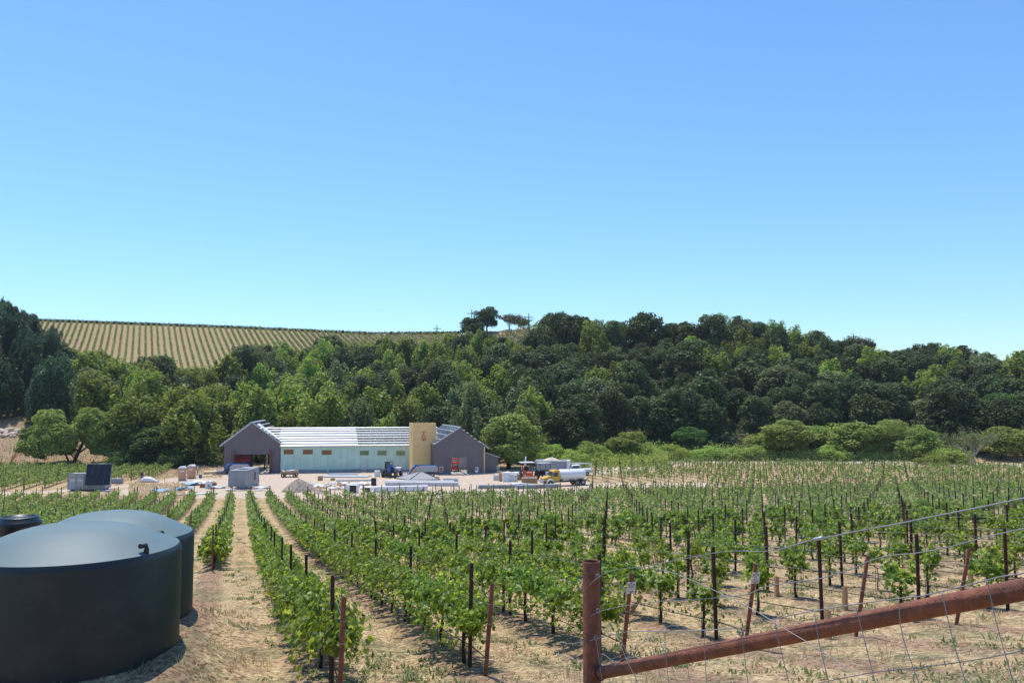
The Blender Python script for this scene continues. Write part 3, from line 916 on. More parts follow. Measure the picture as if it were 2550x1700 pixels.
def roof_side(b, x0, z0, x1, z1, y0, y1, off, th):
    d = Vector((x1 - x0, 0, z1 - z0)); n = Vector((-(z1 - z0), 0, x1 - x0)).normalized()
    if n.z < 0: n = -n
    P = [Vector((x0, 0, z0)) + n * off, Vector((x1, 0, z1)) + n * off, Vector((x1, 0, z1)) + n * (off + th), Vector((x0, 0, z0)) + n * (off + th)]
    b.prism([(p.x, p.z) for p in P], y0, y1)
kA = (ah - ae0) / am
b = MB()
for i in range(7):      # purlin ends poking past the gable
    for (xa, za, s) in ((am, ah, -1), (am, ah, 1)):
        f = (i + .15) / 6.6
        x_ = am + s * f * (am if s < 0 else aw - am) * 1.05; z_ = ah - f * (ah - (ae0 if s < 0 else ae1)) * 1.05
        b.box((x_, DEP / 2, z_ + .16), (.2, DEP + 1.0, .16), 0, 0, s * math.atan(kA))
part(b, 'roof_purlins', M['galv'], A)
b = MB()
roof_side(b, -.65, ae0 - .65 * kA, am, ah, -.48, -.33, -.02, .16); roof_side(b, -.65, ae0 - .65 * kA, am, ah, -.05, .10, .24, .10)
roof_side(b, aw + .5, ae1 - .5 * kA, am + .02, ah, -.48, -.33, -.02, .16)
part(b, 'rake_trim', M['galv'], A)
b = MB(); roof_side(b, aw + .55, ae1 - .55 * kA, am + .6, ah - .6 * kA, .3, 3.2, .26, .06); part(b, 'roof_sheet', M['white'], A, 'white roof sheet along the right rake of the left gable')
b = MB(); roof_side(b, 0, ae0, am, ah, 3.6, DEP, .26, .05); part(b, 'rear_roof_sheet', M['grey_light'], A)
pz = lz(A, 583, 1121)
for (px_, lab) in ((582, 'left'), (673.5, 'right')):
    x_ = lx(A, px_, -.35); b = MB(); b.b(x_ - .14, x_ + .14, -.62, -.30, -.05, pz); b.b(x_ - .18, x_ + .18, -.65, -.28, pz - .1, pz)
    part(b, 'steel_column', M['rust'], A, 'rusty steel column beside the wide bay, %s one' % lab)
b = MB(); x_ = lx(A, 659.5, 6); b.b(x_ - .12, x_ + .12, 5.9, 6.15, 0, ot + .5); part(b, 'steel_column', M['rust'], A, 'rusty steel column inside the wide bay')
b = MB(); x_ = lx(A, 665, 6); b.b(x_ - .13, x_ + .13, 5.9, 6.1, 0, ot + .5); part(b, 'grey_column', M['galv'], A)

# --- right gabled barn, turned a little more
Bf = frame_of(1080.5, 1181, R(17))
bw_ = lx(Bf, 1205); bm = lx(Bf, 1146, 0, 1065); bh_ = lz(Bf, 1146, 1064.5); be0 = lz(Bf, 1080, 1107.5); be1 = lz(Bf, 1204, 1110)
kB = (bh_ - be0) / bm; kB1 = (bh_ - be1) / (bw_ - bm)
d0, d1, dt = lx(Bf, 1123.6), lx(Bf, 1163.7), lz(Bf, 1143, 1138.5)
wa = (lx(Bf, 1094.5), lx(Bf, 1104), lz(Bf, 1099, 1175), lz(Bf, 1099, 1161)); wb = (lx(Bf, 1182.8), lx(Bf, 1191.5), lz(Bf, 1187, 1175.5), lz(Bf, 1187, 1162))
topB = [(0, be0), (bm, bh_), (bw_, be1)]
b = wall(MB(), (0, bw_), topB, [(d0, d1, -.1, dt), wa, wb], 0, .25, -.1); part(b, 'gable_wall', M['siding'], Bf, 'grey ribbed gable wall with a tall doorway, right end')
b = wall(MB(), (0, bw_), topB, [], 15, .2, -.1); part(b, 'rear_gable_wall', M['grey_light'], Bf)
b = MB(); b.b(-.02, .2, .25, 15, -.1, be0 - .02); b.b(bw_ - .22, bw_, .25, 15, -.1, be1 - .02); part(b, 'side_walls', M['siding'], Bf)
b = MB(); b.b(-.2, bw_ - .4, -.2, 15, .03, .08); part(b, 'floor_slab', M['concrete'], Bf)
b = MB(); b.b(1.2, 3.9, 9.0, 9.15, .08, 4.2); b.b(4.9, bw_ - .4, 8.6, 8.75, .08, 4.2); part(b, 'inner_partition', M['white'], Bf)
b = MB(); b.b(4.0, 4.7, 8.7, 9.0, .08, 4.2); part(b, 'inner_column', M['grey'], Bf)
b = MB()
for i in range(5):
    f = (i + .08) / 4.25
    x_ = bm * (1 - f); z_ = be0 + (bh_ - be0) * (1 - f)
    b.box((x_, 7.6, z_ + .12), (.13, 15.0, .13), 0, 0, -math.atan(kB))
for i in range(7):
    f = (i + .1) / 6.3
    x_ = bm + (bw_ - bm) * f; z_ = bh_ - (bh_ - be1) * f
    b.box((x_, 7.6, z_ + .12), (.16, 15.7, .16), 0, 0, math.atan(kB1))
part(b, 'roof_purlins', M['galv'], Bf)
for yy in (1.2, 3.4, 5.6, 7.8, 10, 12.2, 14.4):
    b = MB(); roof_side(b, -.1, be0 - .1, bm, bh_, yy, yy + .12, -.02, .10); roof_side(b, bw_ + .1, be1 - .1, bm, bh_, yy, yy + .12, -.02, .10)
    part(b, 'rafter', M['galv'], Bf)
b = MB(); roof_side(b, 0, be0, bm, bh_, -.06, .12, .01, .09); part(b, 'rake_trim', M['galv'], Bf)
b = MB(); roof_side(b, bw_ + .95, be1 - .95 * kB1, bw_ - .75, be1 + .75 * kB1, -.15, 14, .10, .22); part(b, 'eave_overhang', M['grey_light'], Bf)
b = MB(); b.b(bw_ + .002, bw_ + .2, -.02, .3, -.1, be1 - .15); part(b, 'corner_board', M['osb'], Bf, 'tan board strip up the right corner')
for (q, m_) in ((wa, 'orange'), (wb, 'white')):
    b = MB(); w = .07
    for r_ in ((q[0], q[0] + w, q[2], q[3]), (q[1] - w, q[1], q[2], q[3]), (q[0], q[1], q[2], q[2] + w), (q[0], q[1], q[3] - w, q[3])): b.b(r_[0], r_[1], -.03, .2, r_[2], r_[3])
    o = part(b, 'window', M['white'], Bf)
    b = MB(); b.b(q[0] + (.1 if m_ == 'orange' else .35), q[1] - .07, .1, .13, q[2] + .07, q[3] - (.25 if m_ == 'orange' else .1)); subpart(b, 'cover', M[m_], o)
# --- lean-to
l0, l1 = bw_ + .2, lx(Bf, 1240.5, .6); zt, zb = lz(Bf, 1208, 1126.5, .6), lz(Bf, 1240, 1138, .6)
b = wall(MB(), (l0, l1), [(l0, zt), (l1, zb)], [], .6, .2, -.1); b.b(l1 - .2, l1, .8, 9, -.1, zb); part(b, 'lean_to_wall', M['siding_h'], Bf, 'grey lapped wall of the low lean-to on the right')
b = MB(); roof_side(b, l0, zt, l1 + .35, zb - .35 * (zt - zb) / (l1 - l0), .35, 9.3, .0, .16); part(b, 'lean_to_roof', M['grey_light'], Bf)
# --- board tower
T = frame_of(1027, 1178.5, R(17))
tw = lx(T, 1086, 0, 1054); th_ = lz(T, 1050, 1053.2)
twn = (lx(T, 1049.5), lx(T, 1062), lz(T, 1055, 1097), lz(T, 1055, 1073.5))
b = wall(MB(), (0, tw), [(0, th_), (tw, th_)], [twn], 0, .15, .1)
b.b(0, tw, 3.6, 3.75, .1, th_); b.b(tw - .15, tw, .15, 3.6, .1, th_)
b.b(0, .15, .15, 1.1, .1, th_ - .002); b.b(0, .15, 1.75, 3.6, .1, th_ - .002); b.b(0, .15, 1.1, 1.75, .1, lz(T, 1022, 1096)); b.b(0, .15, 1.1, 1.75, lz(T, 1022, 1074), th_ - .002)
part(b, 'tower_wall', M['osb'], T, 'square tower sheathed in tan strand board')
b = MB()
for zz in np.arange(1.3, th_, 1.22): b.b(.0, tw, -.006, .002, zz, zz + .018)
part(b, 'board_joints', M['wood'], T)
b = MB(); q = twn
b.box(((q[0] + q[1]) / 2 - .1, .5, (q[2] + q[3]) / 2), (.5, .1, q[3] - q[2])); part(b, 'tower_window', M['wood'], T)
b = MB(); b.tube([(q[0] + .1, .2, q[2] + .1), (q[1] - .05, .3, q[3] - .3)], .04); b.tube([(q[0] + .1, .25, q[3] - .2), (q[0] + .5, .3, q[2] + .2)], .04); part(b, 'torn_wrap', M['white'], T)

# ------------------------------------------------------------------ containers, toilets, machines, materials in the yard
def thing(name, px, py, yaw, label, cat, group=None):
    return empty(name, gr(px, py), yaw, label, cat, group)
def u2(p, q):
    """distance and yaw between two ground pixels"""
    a, b = gr(*p), gr(*q); d = b - a
    return d.length, math.atan2(d.y, d.x)

# grey container in front of the left barn: near end faces us, long side runs away to the right
def grey_container():
    a, c = gr(567.5, 1213.5), gr(610, 1217)
    wd = 2.6; yaw = R(-1); a = c + Vector((-2.6, .05, 0))
    e = empty('shipping_container', a, yaw, 'grey steel container in front of the left gable with its door end facing the vines', 'container')
    w, h, l = wd, 2.75, 6.4
    b = MB(); b.b(0, w, .06, l, .12, h); o = b.build('body', M['container'], e)
    b = MB()
    for (x, y) in ((0, 0), (w - .12, 0), (0, l - .12), (w - .12, l - .12)): b.b(x - .02, x + .14, y + .02, y + .16, 0.05, h + .02)
    for z in (.1, h - .12): b.b(-.01, w + .01, .02, .14, z, z + .14); b.b(w - .1, w + .02, .1, l, z, z + .13)
    b.build('frame', M['grey'], e)
    for k in (0, 1):
        x0, x1 = .1 + k * (w / 2 - .09), w / 2 - .01 + k * (w / 2 - .09)
        b = MB(); b.b(x0, x1, .02, .055, .26, h - .16)
        d = b.build('door', M['grey'], e)
        b = MB()
        for x in (x0 + .25, x1 - .25): b.tube([(x, -.02, .2), (x, -.02, h - .15)], .022, 6)
        b.box((x1 - .4, -.03, 1.3), (.3, .03, .06)); b.build('lock_rod', M['grey_light'], d)
    b = MB(); b.b(w - .02, w + .03, l - 2.2, l - 1.6, .9, 2.2); b.build('side_vent', M['black'], e)
    b = MB(); b.b(.7, w - .7, 1.6, 3.6, h + .01, h + .05); b.build('roof_sheet', M['black'], e)
    b = MB(); b.b(.05, w - .05, .3, 1.4, h + .012, h + .04); b.b(.3, w, 4, 6.2, h + .012, h + .06); b.build('roof_panels', M['grey_light'], e)
grey_container()

def solar_container():
    a, c = gr(169, 1222.5), gr(204, 1223.5)
    e = empty('shipping_container', gr(168, 1222), R(5), 'pale grey container with ribbed side standing among the left vines', 'container')
    w = gr(206, 1222).x - gr(168, 1222).x
    l = gr(270, 1219).x - gr(206, 1222).x
    h = 2.5
    b = MB(); b.b(0, w, .0, 2.4, .25, h); b.build('door_end', M['grey_light'], e)
    b = MB(); b.b(w + .01, w + l, .05, 2.4, .25, h - .02)
    x = w + .1
    while x < w + l - .1: b.b(x, x + .11, .0, .05, .4, h - .15); x += .26
    b.build('ribbed_side', M['grey_light'], e)
    b = MB(); b.b(-.03, w + l + .03, -.02, .05, h - .06, h + .1); b.b(-.03, w + l + .03, -.02, .06, .18, .34)
    for x in (-.02, w / 2 - .03, w - .05, w + l - .08): b.b(x, x + .1, -.05, .0, .34, h - .05)
    b.build('frame', M['grey'], e)
    b = MB()
    for x in (.35, w / 2 + .3):
        b.b(x, x + .75, -.03, .0, h - .55, h - .35)
    b.build('vent', M['grey'], e)
    b = MB()
    for x in (.35, w / 2 + .3): b.b(x, x + .75, -.03, .0, h - 1.02, h - .88)
    b.build('plate', M['white'], e)
    b = MB()
    for x in (.3, w + l - .5): b.b(x, x + .25, .3, 2.2, 0, .25)
    b.build('foot', M['black'], e)
    # solar panels leaning on it
    x0 = gr(213.5, 1222).x - e.location.x; x1 = gr(273.5, 1222).x - e.location.x
    s = empty('solar_array', e.location + Vector((0, -.35, 0)), R(5), 'large black solar panel array tilted up on the side of the pale grey container', 'solar panel')
    n = 4
    P0, P1 = Vector((0, -.35, .9)), Vector((0, .35, 4.0))
    for k in range(n):
        xa, xb = x0 + (x1 - x0) * k / n + .012, x0 + (x1 - x0) * (k + 1) / n - .012
        d = (P1 - P0).normalized(); nn = Vector((0, -d.z, d.y))
        b = MB()
        c = (P0 + P1) / 2 + Vector(((xa + xb) / 2, 0, 0))
        b.box(c, (xb - xa, .04, (P1 - P0).length), 0, -math.atan2(P1.y - P0.y, P1.z - P0.z))
        b.build('panel', M['solar'], s)
    b = MB()
    for z in (.06, .95):
        p = P0 + (P1 - P0) * z
        b.tube([(x0 - .05, p.y + .06, p.z), (x1 + .05, p.y + .06, p.z)], .035, 6)
    b.tube([(x0, P1.y - .02, P1.z), (x1, P1.y - .02, P1.z)], .03, 6)
    for x in (x0 + .4, (x0 + x1) / 2, x1 - .4): b.tube([(x, P0.y + .05, P0.z), (x, .5, 2.45), (x, P1.y, P1.z - .1)], .03, 6)
    b.build('frame', M['galv'], s)
solar_container()

def toilet(px, py, yaw, label):
    e = thing('portable_toilet', px, py, yaw, label, 'portable toilet')
    w, d, h = 1.15, 1.15, 2.05
    b = MB(); b.b(-w / 2, w / 2, -d / 2, d / 2, .12, h)
    for s in (-1, 1):
        for k in range(4): b.b(s * w / 2 - .02, s * w / 2 + .02, -d / 2 + .15 + k * .26, -d / 2 + .25 + k * .26, .25, h - .1)
    b.build('cabin', M['tan'], e)
    b = MB(); b.b(-w / 2 + .12, w / 2 - .12, -d / 2 - .03, -d / 2, .2, h - .12); dd = b.build('door', M['tan'], e)
    b = MB(); b.box((w / 2 - .2, -d / 2 - .05, 1.05), (.05, .04, .14)); b.build('handle', M['black'], dd)
    b = MB(); b.b(-.3, .3, -d / 2 - .036, -d / 2 - .031, 1.45, 1.68); b.build('notice', M['white'], dd)
    b = MB(); b.b(-w / 2 - .05, w / 2 + .05, -d / 2 - .05, d / 2 + .05, 0, .13); b.build('skid', M['grey'], e)
    b = MB(); pr = [(-w / 2 - .06, h), (w / 2 + .06, h), (w / 2 + .04, h + .10), (w / 2 - .2, h + .24), (0, h + .29), (-w / 2 + .2, h + .24), (-w / 2 - .04, h + .10)]
    b.prism(pr, -d / 2 - .06, d / 2 + .06); b.build('roof', M['white'], e)
    b = MB(); b.tube([(w / 2 - .15, d / 2 - .15, h), (w / 2 - .15, d / 2 - .15, h + .42)], .05, 8); b.build('vent_pipe', M['white'], e)
toilet(453.5, 1195.5, R(18), 'tan portable toilet with white roof, the nearer left one of the pair')
toilet(476, 1190.5, R(10), 'tan portable toilet with white roof, the farther right one of the pair')

def scissor_lift(p, yaw, z, label, s=1.0):
    e = empty('scissor_lift', p, yaw, label, 'scissor lift'); e.scale = (s, s, s)
    w, d = 2.5, 1.2
    b = MB(); b.b(-w / 2, w / 2, -d / 2, d / 2, .35, .75); b.build('chassis', M['red'], e)
    for x in (-w / 2 + .35, w / 2 - .35):
        for y in (-d / 2, d / 2):
            b = MB(); b.wheel((x, y, .28), .28, .18, 14, math.pi / 2); b.build('wheel', M['rubber'], e)
    b = MB(); n = 3
    for k in range(n):
        z0, z1 = .75 + (z - .95) * k / n, .75 + (z - .95) * (k + 1) / n
        for y in (-.4, .4):
            b.tube([(-w / 2 + .3, y, z0), (w / 2 - .3, y, z1)], .05, 6); b.tube([(w / 2 - .3, y, z0), (-w / 2 + .3, y, z1)], .05, 6)
    b.build('scissor_arms', M['grey'], e)
    b = MB(); b.b(-w / 2, w / 2, -d / 2, d / 2, z - .2, z); b.build('platform', M['red'], e)
    b = MB()
    for zz in (z + .15, z + .55, z + 1.1):
        b.tube([(-w / 2, -d / 2, zz), (w / 2, -d / 2, zz), (w / 2, d / 2, zz), (-w / 2, d / 2, zz), (-w / 2, -d / 2, zz)], .045, 6)
    for x in (-w / 2, -w / 6, w / 6, w / 2):
        for y in (-d / 2, d / 2): b.tube([(x, y, z), (x, y, z + 1.1)], .04, 6)
    b.build('guard_rail', M['red'], e)
def bpoint(fr, x, y, z=0.06):
    o, c, s = fr; return Vector((o.x + x * c - y * s, o.y + x * s + y * c, z))
scissor_lift(bpoint(A, lx(A, 604, 4.0), 4.0), R(8), 2.0, 'red scissor lift parked inside the wide bay of the left gable', 1.02)
scissor_lift(bpoint(Bf, lx(Bf, 1133, 5), 5, .1), R(95), 1.5, 'orange-red scissor lift seen through the tall doorway of the right gable', 1.1)

def boom_lift(px, py, yaw, label, s=1.0, flip=1):
    e = thing('boom_lift', px, py, yaw, label, 'boom lift'); e.scale = (flip * s, s, s)
    b = MB(); b.b(-1.3, 1.3, -.7, .7, .55, .95); b.build('chassis', M['black'], e)
    for x in (-1.05, 1.05):
        for y in (-.85, .85):
            b = MB(); b.wheel((x, y, .45), .45, .36, 18, math.pi / 2); w_ = b.build('wheel', M['rubber'], e)
    b = MB(); b.prism([(-1.7, .98), (1.9, .98), (2.0, 1.2), (1.95, 1.75), (1.5, 1.95), (-1.2, 1.95), (-1.7, 1.7)], -.75, -.15)
    b.prism([(-1.7, .98), (1.9, .98), (2.0, 1.2), (1.95, 1.7), (-1.2, 1.7), (-1.7, 1.6)], .15, .75)
    b.build('engine_cover', M['grey_light'], e)
    b = MB(); b.box((-.2, 0, 2.02), (3.9, .34, .26), 0, 0, R(2)); b.b(1.3, 1.9, -.18, .18, 1.5, 2.1); b.build('boom', M['blue'], e)
    b = MB(); b.tube([(-2.0, 0, 2.0), (-2.4, 0, 1.5), (-2.9, 0, .7), (-3.3, 0, .4)], [.24, .22, .18, .1], 8); b.build('jib', M['blue'], e)
    b = MB()
    for z in (.3, .75, 1.35): b.tube([(-3.3, -.55, z), (-4.2, -.55, z), (-4.2, .55, z), (-3.3, .55, z), (-3.3, -.55, z)], .03, 5)
    for x, y in ((-3.3, -.55), (-4.2, -.55), (-4.2, .55), (-3.3, .55), (-3.75, -.55)): b.tube([(x, y, .25), (x, y, 1.35)], .03, 5)
    b.b(-4.2, -3.3, -.55, .55, .22, .28)
    b.build('basket', M['blue'], e)
boom_lift(1062, 1187.5, R(4), 'blue and grey boom lift parked in front of the board tower', 1.0)
boom_lift(596, 1181, R(8), 'blue and grey boom lift folded low in front of the wide bay on the left', .92)

def telehandler():
    e = thing('telehandler', 973, 1187, R(-8), 'blue telehandler facing the camera in front of the pale green wall', 'telehandler')
    b = MB(); b.prism([(-.75, .75), (.75, .75), (.75, 1.35), (-.75, 1.35)], -1.3, 3.2); b.build('chassis', M['black'], e)
    for x in (-1.15, 1.15):
        for y in (-.7, 2.5):
            b = MB(); b.wheel((x, y, .68), .68, .48, 20); b.build('wheel', M['rubber'], e)
            b = MB(); b.wheel((x, y, .68), .36, .50, 12); b.build('rim', M['grey_light'], e)
    b = MB(); b.b(-1.2, -.3, .3, 2.0, 1.35, 1.6); b.b(-1.2, -.3, .3, 2.0, 2.5, 2.6)
    for x in (-1.17, -.33):
        for y in (.33, 1.97): b.b(x - .04, x + .04, y - .04, y + .04, 1.6, 2.5)
    c = b.build('cab', M['black'], e)
    b = MB(); b.b(-1.12, -.38, .34, .36, 1.6, 2.5); b.b(-1.14, -1.12, .4, 1.9, 1.6, 2.5); b.build('window', M['glass'], c)
    b = MB(); b.box((.15, .6, 1.75), (.42, 4.4, .42), 0, R(-11)); b.box((.15, -1.5, 1.15), (.5, .5, 1.3)); b.build('boom', M['blue'], e)
    b = MB(); b.b(-.45, .75, -1.9, -1.78, .25, .95); b.b(-.35, -.2, -2.9, -1.8, .2, .28); b.b(.5, .65, -2.9, -1.8, .2, .28); b.build('fork', M['black'], e)
    b = MB(); b.b(.45, 1.3, .6, 2.6, 1.0, 1.55); b.build('engine_cover', M['white'], e)
telehandler()

def tank_truck():
    a = gr(1452, 1203)
    yaw = R(188)
    e = empty('tanker_truck', gr(1404, 1208), R(200), 'yellow cab truck with a white cylindrical water tank parked at the vineyard edge', 'truck')
    e.scale = (.88, .88, .92)
    # local +x is forward (to the left in the picture)
    b = MB(); b.b(-4.2, 3.9, -.45, .45, .6, .85); b.build('chassis', M['black'], e)
    for (x, ys) in ((3.0, (-1.0, 1.0)), (-2.2, (-.95, .95)), (-3.4, (-.95, .95))):
        for y in ys:
            b = MB(); b.wheel((x, y, .5), .5, .34, 20, math.pi / 2); w_ = b.build('wheel', M['rubber'], e)
            b = MB(); b.wheel((x, y, .5), .27, .36, 12, math.pi / 2); b.build('rim', M['grey_light'], w_)
    b = MB()
    prof = [(1.25, .85), (2.75, .85), (2.75, 1.55), (2.45, 2.55), (2.2, 2.72), (1.35, 2.75), (1.22, 2.65)]
    b.prism(prof, -1.05, 1.05); c = b.build('cab', M['yellow'], e, bevel=.05)
    b = MB(); b.prism([(2.72, .9), (4.1, .9), (4.3, 1.1), (4.25, 1.42), (3.4, 1.68), (2.72, 1.75)], -.85, .85); b.build('bonnet', M['yellow'], e, bevel=.06)
    b = MB(); b.prism([(2.765, 1.62), (2.79, 1.64), (2.53, 2.48), (2.50, 2.47)], -.92, .92); b.build('windscreen', M['glass'], c)
    for y in (-1.065, 1.055):
        b = MB(); b.b(1.55, 2.35, y, y + .012, 1.65, 2.35); b.build('side_window', M['glass'], c)
    b = MB()
    for y in (-1.18, 1.18): b.box((2.6, y * 1.05, 2.0), (.06, .2, .5)); b.tube([(2.5, y * .9, 2.1), (2.6, y * 1.05, 2.1)], .02, 5)
    b.build('mirror', M['black'], e)
    b = MB(); b.b(4.2, 4.36, -1.0, 1.0, .55, .85); b.b(4.26, 4.33, -.5, .5, .95, 1.35); b.build('bumper', M['grey_light'], e)
    for y in (-.72, .72):
        b = MB(); b.tube([(4.2, y, 1.1), (4.32, y, 1.1)], .13, 10); b.build('headlight', M['white'], e)
    for y in (-1.0, 1.0):
        b = MB()
        b.tube([(3.0 + .72 * math.cos(t_), y, .5 + .66 * math.sin(t_)) for t_ in np.linspace(.1, math.pi - .1, 9)], .16, 6); b.build('mudguard', M['white'], e)
    n = 28; b = MB(); prof = [(-4.15, .1), (-4.12, .55), (-3.95, .88), (-3.7, 1.0), (.75, 1.0), (.98, .88), (1.12, .55), (1.15, .1)]
    vs = [(x, r * 1.12 * math.cos(2 * math.pi * k / n), 1.88 + r * .92 * math.sin(2 * math.pi * k / n)) for x, r in prof for k in range(n)]
    b.add(vs, [(i * n + k, i * n + (k + 1) % n, (i + 1) * n + (k + 1) % n, (i + 1) * n + k) for i in range(len(prof) - 1) for k in range(n)], True)
    b.add([(1.15, .112 * math.cos(2 * math.pi * k / n), 1.88 + .092 * math.sin(2 * math.pi * k / n)) for k in range(n)], [list(range(n))])
    tk = b.build('water_tank', M['white'], e)
    b = MB(); b.tube([(-.8, 0, 2.78), (-.8, 0, 2.88)], .3, 16); b.b(-3, .5, -.2, .2, 2.79, 2.81); b.build('manhole', M['grey_light'], tk)
    b = MB()
    for x in (-3.5, -1.5, .5): b.prism([(-1.0, .85), (1.0, .85), (.9, 1.15), (-.9, 1.15)], x, x + .15, 'x')
    b.build('saddle', M['grey'], e)
    b = MB(); b.b(-4.7, -4.2, -.9, .9, .7, .8); b.tube([(-4.3, .3, 1.0), (-4.7, .3, 1.1), (-4.75, .3, .6)], .09, 8); b.build('pump', M['black'], e)
tank_truck()

def backhoe(px, py, yaw, label, s=1.0):
    e = thing('backhoe_loader', px, py, yaw, label, 'tractor'); e.scale = (s, s, s)
    for (x, y, r_) in ((-1.0, .9, .75), (1.0, .9, .75), (-.9, -1.4, .5), (.9, -1.4, .5)):
        b = MB(); b.wheel((x, y, r_), r_, .42, 20); w_ = b.build('wheel', M['rubber'], e)
    b = MB(); b.prism([(-2.3, .8), (1.6, .7), (1.7, 1.5), (-.2, 1.7), (-2.2, 1.5)], -.45, .45, 'x'); b.build('body', M['orange'], e)
    b = MB(); b.b(-1.25, 1.25, -.7, 1.5, 3.05, 3.18); b.build('canopy', M['offwhite'], e)
    b = MB()
    for x in (-1.0, 1.0):
        for y in (-.55, 1.35): b.tube([(x, y, 1.5), (x, y, 3.05)], .05, 6)
    b.build('canopy_post', M['black'], e)
    b = MB(); b.b(-.35, .35, .2, .9, 1.6, 1.85); b.b(-.35, .35, .8, .95, 1.85, 2.4); b.build('seat', M['black'], e)
    b = MB(); b.tube([(.15, 1.6, 1.3), (.15, 2.0, 2.6), (.15, 1.8, 3.95)], [.2, .17, .12], 8); b.tube([(.15, 1.8, 3.95), (.15, 2.9, 2.2)], [.13, .1], 8); b.build('digging_arm', M['offwhite'], e)
    b = MB(); b.prism([(-.35, 1.9), (.3, 2.2), (.3, 1.4), (-.1, 1.3)], 2.8, 3.4, 'y'); b.build('digging_bucket', M['orange'], e)
    b = MB(); b.prism([(-3.2, .1), (-2.4, .1), (-2.3, .9), (-2.6, 1.0)], -1.15, 1.15, 'x'); b.tube([(-.7, -2.4, .6), (-.7, -.8, 1.4)], .1, 6); b.tube([(.7, -2.4, .6), (.7, -.8, 1.4)], .1, 6); b.build('front_bucket', M['orange'], e)
backhoe(1313, 1195, R(12), 'orange backhoe tractor with pale canopy left of the yellow tanker truck', .95)

def tractor_frame():
    e = thing('tractor', 1356, 1194, R(25), 'dark tractor with flat canopy between the orange backhoe and the yellow truck', 'tractor')
    for (x, y, r_) in ((-.95, .9, .8), (.95, .9, .8), (-.8, -1.2, .5), (.8, -1.2, .5)):
        b = MB(); b.wheel((x, y, r_), r_, .4, 20); b.build('wheel', M['rubber'], e)
    b = MB(); b.prism([(-1.9, .8), (1.2, .8), (1.2, 1.5), (-1.7, 1.45)], -.4, .4, 'x'); b.build('body', M['black'], e)
    b = MB(); b.b(-1.2, 1.2, -.6, 1.6, 2.75, 2.85); b.build('canopy', M['grey_light'], e)
    b = MB()
    for x in (-.95, .95):
        b.tube([(x, -.4, 1.4), (x * 1.05, -.2, 2.75)], .05, 6); b.tube([(x, 1.4, 1.2), (x, 1.3, 2.75)], .05, 6)
    b.build('canopy_post', M['black'], e)
    b = MB(); b.b(-.6, .6, -2.2, -1.5, .9, 1.5); b.build('front_weight', M['offwhite'], e)
tractor_frame()

def dump_trailer():
    e = thing('dump_trailer', 1380, 1182, R(-6), 'grey high-sided trailer heaped with pale soil behind the yellow truck', 'trailer')
    b = MB(); b.prism([(-3.0, 1.0), (2.3, 1.0), (2.6, 2.6), (-3.2, 2.6)], -1.1, 1.1); b.build('body', M['grey'], e)
    b = MB(); b.b(-3.35, 2.8, -1.2, -1.05, 2.5, 2.68); b.b(-3.35, 2.8, 1.05, 1.2, 2.5, 2.68); b.b(2.35, 2.9, -1.15, 1.15, 1.2, 2.66); b.build('rim_rail', M['white'], e)
    b = MB(); pts = []; n = 18
    vs = [(-.5 + 1.8 * r_ * math.cos(2 * math.pi * k / n), .95 * r_ * math.sin(2 * math.pi * k / n), 2.55 + .62 * (1 - r_ ** 1.4)) for r_ in (1, .75, .5, .25, .03) for k in range(n)]
    b.add(vs, [(i * n + k, i * n + (k + 1) % n, (i + 1) * n + (k + 1) % n, (i + 1) * n + k) for i in range(4) for k in range(n)], True); b.build('soil_load', M['rock'], e)
    for x in (-2.0, -1.0, 1.5):
        for y in (-1, 1):
            b = MB(); b.wheel((x, y, .5), .5, .35, 16, math.pi / 2); b.build('wheel', M['rubber'], e)
dump_trailer()
def pickup():
    e = thing('pickup_truck', 1437, 1183, R(182), 'white pickup truck roof showing over the white tank', 'truck')
    b = MB(); b.prism([(-2.6, .5), (2.6, .5), (2.6, 1.05), (1.5, 1.2), (-2.6, 1.2)], -.95, .95); c = b.build('body', M['white'], e, bevel=.05)
    b = MB(); b.prism([(-.5, 1.2), (1.5, 1.2), (.9, 1.85), (-.4, 1.9)], -.85, .85); b.build('cab', M['white'], e, bevel=.05)
    b = MB()
    for y in (-.862, .852): b.prism([(-.35, 1.3), (1.2, 1.3), (.75, 1.75), (-.3, 1.78)], y, y + .01)
    b.prism([(1.46, 1.28), (1.48, 1.27), (.98, 1.82), (.95, 1.8)], -.75, .75); b.build('window', M['glass'], e)
    b = MB()
    for x in (-2.5, -.6):
        for y in (-.85, .85): b.tube([(x, y, 1.2), (x, y, 2.15)], .05, 6)
    for y in (-.85, .85): b.tube([(-2.5, y, 2.15), (1.3, y, 2.15)], .05, 6)
    b.build('ladder_rack', M['white'], e)
    for x in (-1.7, 1.7):
        for y in (-.85, .85):
            b = MB(); b.wheel((x, y, .38), .38, .26, 16, math.pi / 2); b.build('wheel', M['rubber'], e)
pickup()

